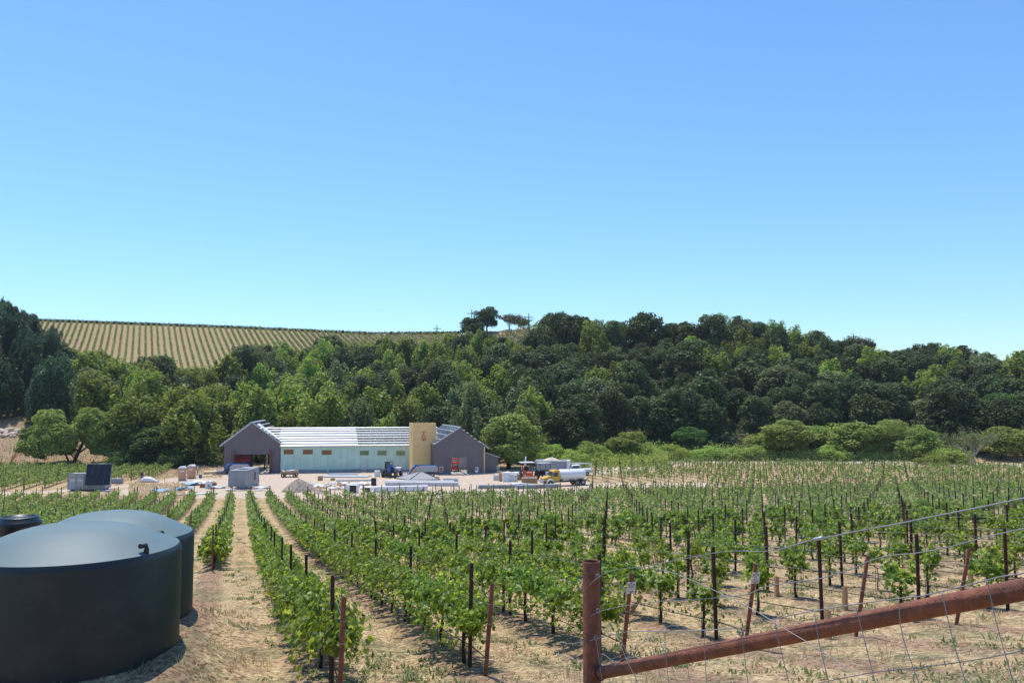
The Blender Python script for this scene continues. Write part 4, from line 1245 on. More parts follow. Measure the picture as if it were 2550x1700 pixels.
# flatbed with lumber
def flatbed():
    e = thing('flatbed_trailer', 721, 1187, R(6), 'rusty flatbed trailer loaded with boards in front of the pale green wall', 'trailer')
    b = MB(); b.b(-1.45, 1.45, -1, 1, .72, .9); b.b(-1.45, 1.45, -1.02, -.98, .9, 1.05); b.build('deck', M['wood'], e)
    for x in (-1.0, 1.0):
        for y in (-.9, .9):
            b = MB(); b.wheel((x, y, .36), .36, .25, 14, math.pi / 2); b.build('wheel', M['rubber'], e)
    b = MB(); b.b(-1.2, 1.2, -.8, .8, .5, .72); b.tube([(-1.2, -.9, .3), (-1.2, -.9, .72)], .06); b.tube([(.2, -.9, .2), (.2, -.9, .72)], .06); b.build('frame', M['black'], e)
    for i in range(7):
        x = -1.2 + i * .38
        b = MB(); b.box((x, random.uniform(-.1, .1), 1.0 + random.uniform(0, .12)), (.34, 1.9, .12), R(random.uniform(-14, 14)), 0, R(random.uniform(-6, 6)))
        o = b.build('board', [M['grey_light'], M['white'], M['wood']][i % 3], None); o.location = e.location + Vector((0, 0, 0)); o.rotation_euler = (0, 0, R(6))
        tag(o, '%s board from the left lying across the rusty flatbed trailer' % nth(i + 1), 'board', 'boards on the flatbed trailer')
flatbed()

# gravel heap
def heap(name, px, py, rx, ry, h, m, label, cat):
    p = gr(px, py); n = 48; b = MB(); rs = random.Random(3)
    vs = []
    rings = [1, .9, .78, .64, .5, .36, .22, .1, .01]
    for r_ in rings:
        for k in range(n):
            a = 2 * math.pi * k / n; w = 1 + .09 * math.sin(3 * a + 1) + .06 * math.sin(7 * a)
            z = h * (1 - r_ ** 1.25) * (1 + .05 * math.sin(5 * a) * r_) + rs.uniform(-.04, .04) * (r_ < .95)
            vs.append((rx * r_ * w * math.cos(a), ry * r_ * w * math.sin(a), z - .03))
    b.add(vs, [(i * n + k, i * n + (k + 1) % n, (i + 1) * n + (k + 1) % n, (i + 1) * n + k) for i in range(len(rings) - 1) for k in range(n)], False)
    o = b.build(name, m, None, p); return tag(o, label, cat)
heap('gravel_heap', 743, 1222, 2.7, 2.4, 1.85, M['gravel'], 'brown gravel heap at the end of the vine rows before the pale green wall', 'heap')
heap('soil_heap', 800, 1228, 1.3, 1.0, .5, M['gravel'], 'low spill of brown soil right of the gravel heap', 'heap')
heap('soil_heap', 895, 1176, 1.9, .7, .55, M['gravel'], 'low brown soil ridge at the foot of the pale green wall', 'heap')

def box_thing(name, px, py, dims, yaw, m, label, cat, lift=0.0, parts=None, group=None):
    o = MB(); w, d, h = dims; o.b(-w / 2, w / 2, 0, d, 0, h)
    p = gr(px, py) + Vector((0, 0, lift))
    ob = o.build(name, M[m], None, p, bevel=min(.03, h * .2)); ob.rotation_euler = (0, 0, yaw)
    return tag(ob, label, cat, group)
# hipped grey roof piece waiting on the ground
def hip_roof():
    e = thing('roof_section', 1043, 1200, R(10), 'grey hipped roof section resting on the ground before the board tower', 'roof section')
    w, d, h = 5.4, 3.8, 1.25
    b = MB(); v = [(-w / 2 - 1.2, d, .35), (-w / 2 + 1.1, 0, .35), (w / 2 + .9, 0, .35), (w / 2, d, .35), (.5, d * .55, .35 + h), (.1, d * .6, .35 + h)]
    b.add(v, [(1, 2, 4), (0, 1, 4, 5), (2, 3, 4), (3, 0, 5, 4), (0, 3, 2, 1)]); b.build('roof_slopes', M['roofgrey'], e)
    b = MB(); b.tube([v[1], v[4]], .07, 6); b.tube([v[2], v[4]], .06, 6); b.tube([v[1], v[2]], .09, 6); b.tube([v[0], v[1]], .08, 6); b.build('hip_trim', M['black'], e)
    b = MB()
    for x in (-1.3, .3, 1.9): b.b(x, x + .3, .2, 2.6, 0, .3)
    b.build('block', M['wood'], e)
hip_roof()
# long white insulated panels
def stack(name, p0, p1, depth, h, n, m, label, cat, gap=.02, lift=.06, seams=0):
    L_, yaw = u2(p0, p1); base = gr(*p0)
    e = empty(name, base, yaw, label, cat)
    for i in range(n):
        b = MB(); b.b(random.uniform(0, .15), L_ - random.uniform(0, .15), random.uniform(0, .05), depth, lift + i * h / n, lift + (i + 1) * h / n - gap)
        b.build('panel', M[m], e)
    b = MB()
    for s in (.08, .5, .9): b.b(L_ * s, L_ * s + .12, .05, depth - .05, 0, lift)
    b.build('runner', M['wood'], e)
    if seams:
        b = MB()
        for k in range(1, seams): b.b(L_ * k / seams - .02, L_ * k / seams + .02, -.012, .0, lift, lift + h)
        b.build('strap', M['grey'], e)
    return e
stack('panel_stack', (958, 1209), (1141, 1210), 1.1, .55, 2, 'offwhite', 'long stack of off-white wall panels lying behind the vines in mid-yard', 'panel stack', seams=5)
stack('panel_stack', (958, 1203), (1132, 1204), .8, .42, 1, 'white', 'long white panel pack behind the off-white stack in mid-yard', 'panel stack', seams=4)
stack('panel_stack', (929, 1225), (1066, 1222), 1.1, .72, 2, 'white', 'bluish white wrapped panel pack nearest to the vines in mid-yard', 'panel stack')
stack('panel_stack', (1101, 1199), (1141, 1199), .9, .5, 2, 'galv', 'short pale steel bundle right of the hipped roof section', 'steel bundle')
stack('beam_stack', (1190, 1216), (1284, 1215), 1.0, .45, 3, 'grey', 'left bundle of long grey beams behind the vines near the white wrapped crates', 'beam stack')
stack('beam_stack', (1288, 1217), (1398, 1214), 1.0, .5, 3, 'grey', 'right bundle of long grey beams in front of the yellow truck', 'beam stack')
stack('sheet_stack', (790, 1188), (915, 1189), 3.2, .10, 2, 'galv', 'flat sheets of pale steel lying along the foot of the pale green wall', 'steel sheets')
stack('sheet_stack', (818, 1184), (893, 1184), .5, .25, 2, 'white', 'white trim lengths on top of the flat steel sheets by the green wall', 'trim bundle', lift=.14)
stack('pipe_stack', (836, 1198.5), (930, 1197), .5, .2, 2, 'galv', 'thin pale steel lengths lying left of the black barrel', 'steel bundle')
box_thing('white_crate', 939, 1186.5, (.95, .8, 1.05), R(5), 'white', 'white upright crate left of the blue telehandler', 'crate')
def poster():
    o = MB(); x0, x1 = lx(W, 899, -.1), lx(W, 912, -.1); z0, z1 = lz(W, 905, 1171.5, -.1), lz(W, 905, 1156, -.1)
    o.b(x0, x1, -.16, -.02, z0, z1); ob = o.build('meter_box', M['offwhite'], None, W[0]); ob.rotation_euler = (0, 0, R(8))
    tag(ob, 'pale box fixed to the pale green wall under the fourth window', 'meter box')
poster()
def barrel(px, py, r, h, m, label):
    b = MB(); b.lathe([(0, 0), (r, 0), (r, h * .3), (r * 1.04, h * .33), (r, h * .36), (r, h * .64), (r * 1.04, h * .67), (r, h * .7), (r, h), (r * .9, h), (r * .88, h * .92), (0, h * .92)], 20)
    return tag(b.build('barrel', M[m], None, gr(px, py)), label, 'barrel')
barrel(930.5, 1208, .42, 1.15, 'black', 'black upright barrel behind the white panels in mid-yard')
def bucket(px, py, m, label, s=1.0):
    b = MB(); b.lathe([(0, 0), (.14 * s, 0), (.18 * s, .38 * s), (.165 * s, .38 * s), (.13 * s, .03), (0, .03)], 16)
    return tag(b.build('bucket', M[m], None, gr(px, py)), label, 'bucket')
bucket(499, 1190, 'blue', 'blue bucket on the dirt right of the portable toilets', 1.6)
barrel(640, 1200, .35, .8, 'blue', 'dark blue drum at the far corner of the grey container')
box_thing('crate', 798, 1196, (.8, .7, .75), R(20), 'wood', 'brown crate with a rag on the dirt above the scrap sheets', 'crate')
box_thing('crate', 827, 1196, (.65, .6, .4), R(-10), 'wood', 'small low brown box on the dirt right of the brown crate', 'crate')
# plywood stacks
stack('plywood_stack', (508, 1183), (562, 1181), 2.6, .55, 5, 'ply', 'stack of new plywood sheets lying left of the grey container', 'plywood stack')
b = MB(); b.box((0, 0, .12), (3.0, 1.1, .05), R(25), R(6), R(-5)); tag(b.build('plywood_sheet', M['ply'], None, gr(506, 1186)), 'single plywood sheet sliding off the left end of the plywood stack', 'plywood sheet')
# white wrapped goods at the right
def wrapped(px, py, w, d, h, yaw, m, label, seed):
    r_ = random.Random(seed); b = MB(); n = 6
    vs = []
    for k in range(3):
        z = h * k / 2
        for (x, y) in ((-w / 2, 0), (0, -.05), (w / 2, 0), (w / 2 + .03, d / 2), (w / 2, d), (0, d + .04), (-w / 2, d), (-w / 2 - .04, d / 2)):
            q = 1 - .06 * k + r_.uniform(-.05, .05); vs.append((x * q, d / 2 + (y - d / 2) * q, z + (r_.uniform(-.1, .1) if k == 2 else 0)))
    fs = [(k * 8 + i, k * 8 + (i + 1) % 8, (k + 1) * 8 + (i + 1) % 8, (k + 1) * 8 + i) for k in range(2) for i in range(8)] + [list(range(16, 24))]
    b.add(vs, fs); o = b.build('wrapped_pallet', M[m], None, gr(px, py)); o.rotation_euler = (0, 0, yaw)
    return tag(o, label, 'wrapped pallet')
wrapped(1236, 1196, 1.0, 1.0, .95, R(5), 'offwhite', 'small white wrapped pallet, leftmost of the group right of the lean-to', 1)
wrapped(1262, 1199, 1.3, 1.2, 1.55, R(10), 'white', 'tall white wrapped pallet behind the crates, second of the group', 2)
wrapped(1277, 1199, 1.4, 1.1, 1.15, R(-4), 'offwhite', 'bluish white wrapped crate in front of the tall white pallet', 3)
wrapped(1284, 1190, 3.6, 1.2, .95, R(3), 'white', 'long white wrapped pack behind the other wrapped pallets', 4)
box_thing('timber_crate', 1250, 1198, (.9, .8, 1.3), R(8), 'wood', 'upright timber rack between the white wrapped pallets', 'crate')
wrapped(1300, 1212, 3.5, .7, .5, R(-4), 'white', 'long low roll of white plastic lying before the brick pallets', 5)
wrapped(1292, 1195, .8, .8, 1.0, R(8), 'wood', 'brown wrapped pallet left of the brick pallets', 6)
for i, (px_, py_, w_) in enumerate(((1309, 1203, 1.25), (1328, 1203, 1.3))):
    e = thing('brick_pallet', px_, py_, R(3), '%s of the two low pallets of brown bricks before the orange backhoe' % ('left' if i == 0 else 'right'), 'pallet')
    b = MB()
    for r_ in range(4):
        for c_ in range(6): b.b(-w_ / 2 + c_ * w_ / 6, -w_ / 2 + (c_ + .9) * w_ / 6, 0, 1.0, .14 + r_ * .17, .14 + r_ * .17 + .15)
    b.build('bricks', M['wood'], e)
    b = MB(); b.b(-w_ / 2 - .03, w_ / 2 + .03, -.03, 1.03, .83, .87); b.build('cover', M['grey_light'], e)
    b = MB(); b.b(-w_ / 2, w_ / 2, 0, 1.0, 0, .12); b.build('pallet', M['wood'], e)

# loose scrap: sheets, tarps and offcuts
def sheet(px, py, w, d, yaw, m, label, seed, h=.25, name='scrap_sheet', cat='scrap sheet', curl=.2):
    r_ = random.Random(seed); b = MB(); nx, ny = 7, 5; vs = []
    for j in range(ny):
        for i in range(nx):
            x, y = -w / 2 + w * i / (nx - 1), d * j / (ny - 1)
            z = .05 + h * (.5 + .5 * math.sin(i * 1.3 + seed) * math.cos(j * 1.1 + seed * 2)) + curl * (abs(i - (nx - 1) / 2) / nx) ** 2 * 3 + r_.uniform(0, .05)
            vs.append((x, y, z))
    top = [(j * nx + i, j * nx + i + 1, (j + 1) * nx + i + 1, (j + 1) * nx + i) for j in range(ny - 1) for i in range(nx - 1)]
    b.add(vs, top); o = b.build(name, M[m], None, gr(px, py)); o.rotation_euler = (0, 0, yaw)
    s = o.modifiers.new('thickness', 'SOLIDIFY'); s.thickness = .03
    return tag(o, label, cat)
sheet(772, 1209, 1.8, 2.2, R(35), 'grey_light', 'bent pale steel sheet right behind the gravel heap', 1, .3)
sheet(795, 1221, 2.0, .8, R(-40), 'wood', 'brown folded carton right of the gravel heap', 2, .5, 'flat_carton', 'carton')
sheet(790, 1214, 1.6, 1.6, R(-20), 'white', 'crumpled white sheet above the brown folded carton', 3, .35)
sheet(824, 1211, 1.3, 1.2, R(10), 'offwhite', 'curved white duct cover with dark hollow, left of the brown box lid', 4, .6, 'duct_cover', 'duct')
sheet(851, 1212, 1.4, 1.0, R(0), 'wood_brown', 'brown flattened box among the white scrap in mid-yard', 5, .4, 'flat_carton', 'carton')
sheet(853, 1207, 2.2, 1.2, R(5), 'offwhite', 'crumpled off-white sheet behind the brown flattened box', 6, .4)
sheet(905, 1208, 1.8, 1.5, R(-8), 'white', 'white plastic sheet left of the black barrel', 7, .4)
sheet(912, 1218, 1.9, 1.3, R(8), 'white', 'white plastic sheet lying between the boxes and the wrapped panels', 8, .4)
sheet(835, 1219, 2.4, 1.2, R(0), 'offwhite', 'row of pale offcuts at the vineyard edge left of the two white boxes', 9, .35)
def open_box(px, py, w, d, h, yaw, label):
    e = thing('duct_box', px, py, yaw, label, 'box')
    b = MB(); b.b(-w / 2, w / 2, 0, d, h - .04, h); b.b(-w / 2, -w / 2 + .04, 0, d, 0, h - .04); b.b(w / 2 - .04, w / 2, 0, d, 0, h - .04); b.b(-w / 2 + .04, w / 2 - .04, d - .04, d, 0, h - .04); b.b(-w / 2 + .04, w / 2 - .04, 0, d - .04, 0, .04)
    b.build('shell', M['white'], e)
    b = MB(); b.b(-w / 2 + .05, w / 2 - .05, .08, .12, .05, h - .05); b.build('black_sheet', M['black'], e)  # flat black sheet just inside the open front
open_box(879, 1227, 1.1, 1.0, 1.15, R(-8), 'white box with a black open front at the vineyard edge, the taller left one')
open_box(914, 1226, .9, .9, .75, R(-5), 'white box with a black open front, the lower right one by the wrapped panels')
box_thing('white_box', 866, 1226, (.8, .9, 1.15), R(-8), 'white', 'plain white box touching the left side of the taller black-fronted box', 'box')
box_thing('white_box', 886, 1213, (1.6, .9, .6), R(4), 'white', 'long white box behind the two black-fronted boxes', 'box')
# left side litter
sheet(404, 1226, 2.2, 3.4, R(30), 'lightblue', 'light blue tarp lying at the left edge of the yard among the vine ends', 11, .25, 'tarp', 'tarp')
sheet(436, 1222, 1.2, 2.8, R(-30), 'lightblue', 'light blue folded sheet right of the large blue tarp', 12, .35, 'tarp', 'tarp')
sheet(466, 1209, 2.6, 2.2, R(-15), 'lightblue', 'light blue plastic sheet behind the scrap cartons', 13, .35, 'tarp', 'tarp')
sheet(492, 1208, 2.0, 2.4, R(10), 'white', 'white plastic sheet right of the light blue plastic', 14, .4)
sheet(505, 1201, 3.8, .9, R(3), 'galv', 'long pale steel bundle lying behind the white plastic', 15, .2)
sheet(448, 1221, 1.5, 1.0, R(5), 'wood_brown', 'dark brown heap of offcuts between the blue sheets', 16, .4, 'offcut_heap', 'offcuts')
box_thing('carton_box', 506, 1214, (1.1, .6, .62), R(2), 'wood_brown', 'brown carton box beside the white cut-out panel', 'carton')
box_thing('carton_box', 533, 1212, (.8, .6, .62), R(25), 'wood_brown', 'brown carton box right of the white cut-out panel', 'carton')
def cutout():
    e = thing('panel_offcut', 519, 1216, R(4), 'white peaked panel offcut with a round hole standing between two cartons', 'panel')
    b = MB(); b.prism([(-.5, 0), (.5, 0), (.55, .7), (0, 1.2), (-.5, .75)], 0, .06); b.build('panel', M['white'], e)
    b = MB(); b.tube([(0, -.004, .45), (0, .0, .45)], .14, 12); b.build('hole', M['black'], e)
cutout()
sheet(548, 1216, 3.2, 2.0, R(35), 'galv', 'fan of long pale steel strips left of the grey container', 17, .25, 'steel_strips', 'steel strips')
sheet(572, 1221, 1.6, .8, R(0), 'ply', 'pale green bundle of insulation lying at the foot of the grey container', 18, .5, 'insulation_bundle', 'bundle')
sheet(645, 1217, 3.4, 1.6, R(20), 'galv', 'fan of long pale steel strips right of the grey container', 19, .3, 'steel_strips', 'steel strips')
sheet(612, 1222, 6.0, .5, R(4), 'offwhite', 'long low pale trim length in front of the grey container', 20, .15, 'trim_length', 'trim')
sheet(478, 1232, 7.0, 1.4, R(20), 'offwhite', 'thin white strips lying at the row ends left of the grey container', 21, .08, 'trim_length', 'trim')
sheet(630, 1205, 1.3, .8, R(10), 'grey_light', 'crumpled grey sheet beside the far corner of the grey container', 22, .3)
# bench, pipes, ladder and stakes
def pipes():
    e = thing('pipe_riser', 817, 1180, 0, 'teal pipe risers standing against the pale green wall', 'pipe')
    b = MB(); b.tube([(-.1, 0, 0), (-.1, 0, .75), (-.45, 0, .78)], .06, 6); b.tube([(.08, 0, 0), (.08, 0, .95)], .06, 6); b.build('pipe', M['teal'], e)
pipes()
def ladder():
    e = thing('ladder', 1240, 1180, R(5), 'thin pale ladder frame standing right of the lean-to', 'ladder')
    b = MB(); b.tube([(-.15, 0, 0), (-.15, .1, 1.5)], .03, 5); b.tube([(.25, 0, 0), (.25, .1, 1.5)], .03, 5); b.build('rail', M['galv'], e)
    b = MB()
    for k in range(5): b.tube([(-.15, .02 * k, .25 + k * .27), (.25, .02 * k, .25 + k * .27)], .02, 5)
    b.build('rung', M['galv'], e)
ladder()
def bale():
    b = MB(); n = 16; prof = [(-1.45, .15), (-1.2, .45), (-.6, .72), (.1, .75), (.8, .55), (1.25, .25), (1.4, .22), (1.7, .36)]
    r_ = random.Random(5)
    vs = [(x, .75 * q * math.cos(2 * math.pi * k / n), max(-.02, .42 * q / .75 + q * .62 * math.sin(2 * math.pi * k / n)) + r_.uniform(0, .03)) for x, q in prof for k in range(n)]
    b.add(vs, [(i * n + k, i * n + (k + 1) % n, (i + 1) * n + (k + 1) % n, (i + 1) * n + k) for i in range(len(prof) - 1) for k in range(n)], True)
    b.add([vs[k] for k in range(n)], [list(range(n))]); b.add([vs[-n + k] for k in range(n)], [list(range(n))])
    o = b.build('fabric_sack', M['white'], None, gr(370, 1200)); o.rotation_euler = (0, 0, R(-3)); tag(o, 'large white tied sack lying on the track beside the worker', 'sack')
bale()
box_thing('plank_box', 284, 1204, (2.2, .9, .8), R(3), 'grey', 'low dark box right of the solar panels on the track', 'box')
box_thing('stone_slab', 262, 1223, (1.4, .8, .15), R(3), 'offwhite', 'white slab on the ground under the right end of the pale grey container', 'slab')
def stake(px, py, h, m, label, r=.04):
    b = MB(); b.tube([(0, 0, -.05), (random.uniform(-.08, .08), 0, h)], r, 5)
    tag(b.build('stake', M[m], None, gr(px, py)), label, 'stake')
stake(508, 1178, 1.5, 'wood', 'wooden stake right of the toilets, left of two'); stake(513, 1177, 1.4, 'wood', 'wooden stake right of the toilets, right of two')
stake(410, 1203, 1.1, 'orange', 'orange marked stake at the end of the far vine row'); stake(444, 1206, 1.0, 'tan', 'leaning pinkish stake in front of the nearer toilet')
def wash_stand():
    e = thing('hand_wash_stand', 492, 1180, R(8), 'dark hand wash stand right of the portable toilets', 'wash stand')
    b = MB(); b.b(-.22, .22, -.1, .1, .7, 1.5); b.build('board', M['grey'], e)
    b = MB(); b.tube([(0, 0, 0), (0, 0, .7)], .07, 6); b.build('post', M['black'], e)
    b = MB(); b.b(-.1, .1, -.13, -.1, .95, 1.3); b.build('dispenser', M['white'], e)
wash_stand()

# ------------------------------------------------------------------ worker by the sack
def skinned(name, joints, edges, radii, m, parent, root=0, sub=2):
    me = bpy.data.meshes.new(name); me.from_pydata(joints, edges, []); me.update()
    o = link(name, me, parent); me.materials.append(m)
    s = o.modifiers.new('skin', 'SKIN'); s.use_smooth_shade = True
    for i, v in enumerate(me.skin_vertices[0].data):
        r_ = radii[i]; v.radius = (r_, r_) if not hasattr(r_, '__len__') else r_; v.use_root = (i == root)
    u = o.modifiers.new('sub', 'SUBSURF'); u.levels = u.render_levels = sub
    return o
def worker():
    e = thing('person', 352.5, 1199, R(200), 'person in dark top, blue jeans and wide brimmed hat standing beside the white sack', 'person')
    J = [(0, 0, .92), (0, 0, 1.10), (0, .01, 1.32), (0, .01, 1.44), (0, 0, 1.52), (0, -.02, 1.63), (0, -.01, 1.72),
         (-.17, .01, 1.40), (-.24, .02, 1.13), (-.20, -.14, .92), (-.19, -.20, .83),
         (.17, .01, 1.40), (.25, .02, 1.13), (.20, -.12, .92), (.19, -.18, .83),
         (-.09, 0, .84), (-.11, -.02, .48), (-.12, .02, .09), (-.13, -.10, .04), (.09, 0, .84), (.12, .03, .48), (.13, .06, .09), (.14, -.06, .04)]
    E_ = [(0, 1), (1, 2), (2, 3), (3, 4), (4, 5), (5, 6), (2, 7), (7, 8), (8, 9), (9, 10), (2, 11), (11, 12), (12, 13), (13, 14), (0, 15), (15, 16), (16, 17), (17, 18), (0, 19), (19, 20), (20, 21), (21, 22)]
    Rr = [(.15, .10), (.13, .09), (.15, .10), (.08, .07), .052, (.085, .10), (.075, .09), .055, .042, .032, .04, .055, .042, .032, .04, .085, .058, .042, (.045, .04), .085, .058, .042, (.045, .04)]
    skinned('body', J, E_, Rr, M['skin'], e)
    ji = [0, 1, 2, 3, 7, 8, 9, 11, 12, 13]; mp = {a: i for i, a in enumerate(ji)}
    skinned('shirt', [J[i] for i in ji], [(mp[a], mp[b]) for a, b in E_ if a in mp and b in mp], [((Rr[i][0] + .015, Rr[i][1] + .015) if hasattr(Rr[i], '__len__') else Rr[i] + .018) for i in ji], M['black'], e)
    ji = [0, 15, 16, 17, 19, 20, 21]; mp = {a: i for i, a in enumerate(ji)}
    skinned('jeans', [J[i] for i in ji], [(mp[a], mp[b]) for a, b in E_ if a in mp and b in mp], [((Rr[i][0] + .012, Rr[i][1] + .015) if hasattr(Rr[i], '__len__') else Rr[i] + .016) for i in ji], mat('blue_denim', (.10, .15, .28), .8), e)
    b = MB(); b.lathe([(.0, 1.86), (.09, 1.85), (.105, 1.77), (.22, 1.75), (.225, 1.74), (.1, 1.75), (0, 1.76)], 20); b.build('hat', M['wood'], e)
    for s in (-1, 1):
        for f in range(5):
            b = MB(); x = s * .19 + (f - 2) * .016; b.tube([(x, -.20, .82), (x, -.22, .77 - .008 * (2 - abs(f - 2))), (x, -.205, .735)], [.009, .008, .006], 5); b.build('finger', M['skin'], e)
    b = MB()
    for s in (-1, 1): b.box((s * .13, -.05 if s < 0 else -.01, .045), (.09, .27, .09))
    b.build('boot', M['black'], e, bevel=.02)
worker()

# ------------------------------------------------------------------ left background: retaining wall, boulders, netting
def retaining():
    p = at(-60, 1122, 180); q = at(50, 1119, 182)
    zt = at(20, 1092, 181).z
    b = MB(); L_ = (q - p).length; z0 = min(hgt(p.x, p.y), hgt(q.x, q.y)) - .5
    b.b(0, L_, 0, .4, 0, zt - z0)
    o = b.build('retaining_wall', mat('lavender_grey_wall', (.42, .38, .39), .8), None, Vector((p.x, p.y, z0))); o.rotation_euler = (0, 0, math.atan2(q.y - p.y, q.x - p.x))
    tag(o, 'plain lavender grey wall at the left edge below the boulder pile', 'wall')
retaining()
def boulders():
    for i in range(26):
        px_ = random.uniform(-4, 55); py_ = random.uniform(1072, 1088)
        if px_ > 38: py_ = min(py_, 1076)
        if i > 23: px_, py_ = (296, 1068) if i == 24 else (20, 1074)
        p = gh(px_, py_, 150); s = random.uniform(.35, .75) if i < 24 else .7
        b = MB(); n = 9; rs = random.Random(i)
        vs = []
        for a in range(5):
            for k in range(n):
                r_ = math.sin(math.pi * (a + .6) / 5.2) * rs.uniform(.8, 1.15)
                vs.append((s * 1.3 * r_ * math.cos(2 * math.pi * k / n), s * r_ * math.sin(2 * math.pi * k / n), s * .75 * math.cos(math.pi * (a + .6) / 5.2)))
        b.add(vs, [(a * n + (k + 1) % n, a * n + k, (a + 1) * n + k, (a + 1) * n + (k + 1) % n) for a in range(4) for k in range(n)] + [list(range(n))])
        o = b.build('boulder', M['rock'], None, p + Vector((0, 0, s * .4))); o.rotation_euler = (0, 0, rs.uniform(0, 6))
        if i < 24: tag(o, 'pale tan boulder in the pile above the lavender grey wall', 'boulder', 'boulders of the pile at the left edge')
        else: tag(o, 'single pale boulder on the dry slope %s' % ('between the two round trees' if i == 24 else 'crowning the pile at the left edge'), 'boulder')
boulders()
def netting():
    pts = [gh(24, 1166, 140), gh(30, 1148, 140), gh(40, 1136, 140), gh(62, 1129, 140), gh(80, 1126, 150)]
    e = empty('safety_netting', pts[0], 0, 'orange plastic safety netting climbing the dry slope at the left edge', 'netting fence')
    P = [p - pts[0] for p in pts]; b = MB()
    for a, c in zip(P[:-1], P[1:]):
        L_ = max(2, int((c - a).length / .25))
        for zz in np.arange(.1, 1.05, .16): b.tube([a + Vector((0, 0, zz)), c + Vector((0, 0, zz))], .02, 4, False)
        for i in range(L_):
            q = a + (c - a) * i / L_; b.tube([q + Vector((0, 0, .1)), q + Vector((0, 0, 1.02))], .018, 4, False)
    b.build('net', M['netting'], e)
    for p in P:
        b = MB(); b.tube([p, p + Vector((0, 0, 1.3))], .035, 5); b.build('post', M['wood'], e)
netting()
heap_p = gh(113, 1163, 140)
b = MB(); b.lathe([(.3, 0), (.3, .05), (.15, .1), (.05, .75), (0, .76)], 14); tag(b.build('traffic_cone', M['offwhite'], None, heap_p), 'pale cone standing in the tree shade behind the far left vines', 'cone')

# ------------------------------------------------------------------ power poles on the ridge, field fence, odds
def pole(px, ytop, ybase, Y, label):
    base = at(px, ybase, Y); z = hgt(base.x, Y); top = at(px, ytop, Y).z
    e = empty('power_pole', (base.x, Y, z - .3), R(12), label, 'power pole')
    h = top - z + .3
    b = MB(); b.tube([(0, 0, 0), (0, 0, h)], [.26, .17], 8); b.build('pole', M['bark_dark'], e)
    b = MB(); b.box((0, -.2, h - 1.7), (3.6, .2, .24)); b.build('crossarm', M['bark_dark'], e)
    for x in (-1.6, -.7, .7, 1.6):
        b = MB(); b.tube([(x, -.2, h - 1.58), (x, -.2, h - 1.25)], [.08, .05], 6); b.build('insulator', M['grey_light'], e)
pole(1088, 809, 833, 372, 'small distant wooden power pole on the ridge left of the dark oaks')
pole(1174.5, 771, 832, 352, 'tall wooden power pole rising in front of the dark ridge oaks')
pole(1317, 780, 850, 335, 'wooden power pole right of the bare ridge trees')
def field_fence():
    P = []
    for px in range(1500, 2700, 36):
        t = ray(px, 1150)[0]; Y = 181.5 if t * 181.5 < 32 else None
        if Y is None:
            for yy in np.arange(181, 150, -.2):
                if yy <= 181.5 - .2 * max(0, t * yy - 32): Y = yy; break
        P.append((t * Y, Y))
    e = empty('wire_fence', (P[0][0], P[0][1], hgt(*P[0])), 0, 'thin tall wire fence along the far side of the right-hand vineyard', 'fence')
    o = e.location
    for (x, y) in P:
        b = MB(); z = hgt(x, y); b.tube([(x - o.x, y - o.y, z - o.z - .1), (x - o.x, y - o.y, z - o.z + 2.5)], .03, 5); b.build('post', M['rust_dark'], e)
    b = MB()
    for zz in (.5, 1.0, 1.5, 2.0, 2.4):
        b.tube([(x - o.x, y - o.y, hgt(x, y) - o.z + zz) for x, y in P], .004, 4, False)
    b.build('wire', M['wire'], e)
field_fence()
def trough():
    e = empty('metal_stand', gh(2506, 1183, 140), R(-10), 'white slanted metal sheet on a stand at the far right field edge', 'stand')
    b = MB(); b.box((0, 0, .85), (1.4, .7, .06), 0, 0, R(16)); b.build('top', M['white'], e)
    b = MB(); b.tube([(0, 0, 0), (-.1, 0, .85)], .05, 6); b.tube([(.35, 0, 0), (.1, 0, .8)], .05, 6); b.build('leg', M['white'], e)
trough()
def driftwood():
    p = gh(1884, 1148, 150); b = MB()
    b.tube([(-1.4, 0, .1), (-.4, 0, .5), (.5, 0, 1.0), (.9, 0, 1.9), (.95, 0, 2.5)], [.22, .2, .18, .1, .03], 7); b.tube([(.3, 0, .9), (1.2, .1, 1.2), (1.5, .1, 1.9)], [.12, .09, .02], 6)
    tag(b.build('fallen_branch', M['bark'], None, p), 'grey fallen branch curling up beyond the far fence', 'branch')
driftwood()

# ------------------------------------------------------------------ the dark water tanks
def big_tank(c, label, elbow_a, H=1.82, D=.42):
    e = empty('water_tank', (c[0], c[1], c[2] - .02), 0, label, 'water tank')
    r_ = TR
    n = 96
    prof = [(r_ + .01, 0), (r_, .05), (r_, H - .10), (r_ - .012, H - .04), (r_ - .045, H + .015)]
    dome = [(1.0, 0), (.94, .10), (.86, .24), (.76, .42), (.66, .585), (.56, .73), (.46, .84), (.38, .895), (.31, .915), (.25, .955), (.18, .99), (.10, 1.0), (.001, 1.0)]
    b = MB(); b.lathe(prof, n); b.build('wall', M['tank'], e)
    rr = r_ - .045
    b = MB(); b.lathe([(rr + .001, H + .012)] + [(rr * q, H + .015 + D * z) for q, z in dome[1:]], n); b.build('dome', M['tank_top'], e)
    a = elbow_a; ca, sa = math.cos(a), math.sin(a)
    b = MB(); q = r_ - .10
    b.tube([(ca * q, sa * q, H - .02), (ca * q, sa * q, H + .10), (ca * (q - .03) - sa * .02, sa * (q - .03) + ca * .02, H + .15), (ca * (q - .02) + sa * .14, sa * (q - .02) - ca * .11, H + .16)], .042, 12)
    b.build('overflow_elbow', M['black'], e)
    return e
big_tank(TANKS[0], 'large dark green plastic water tank, the nearest at the lower left', R(-22))
big_tank(TANKS[1], 'large dark green plastic water tank partly hidden behind the nearest one', R(-27), 1.88, .5)
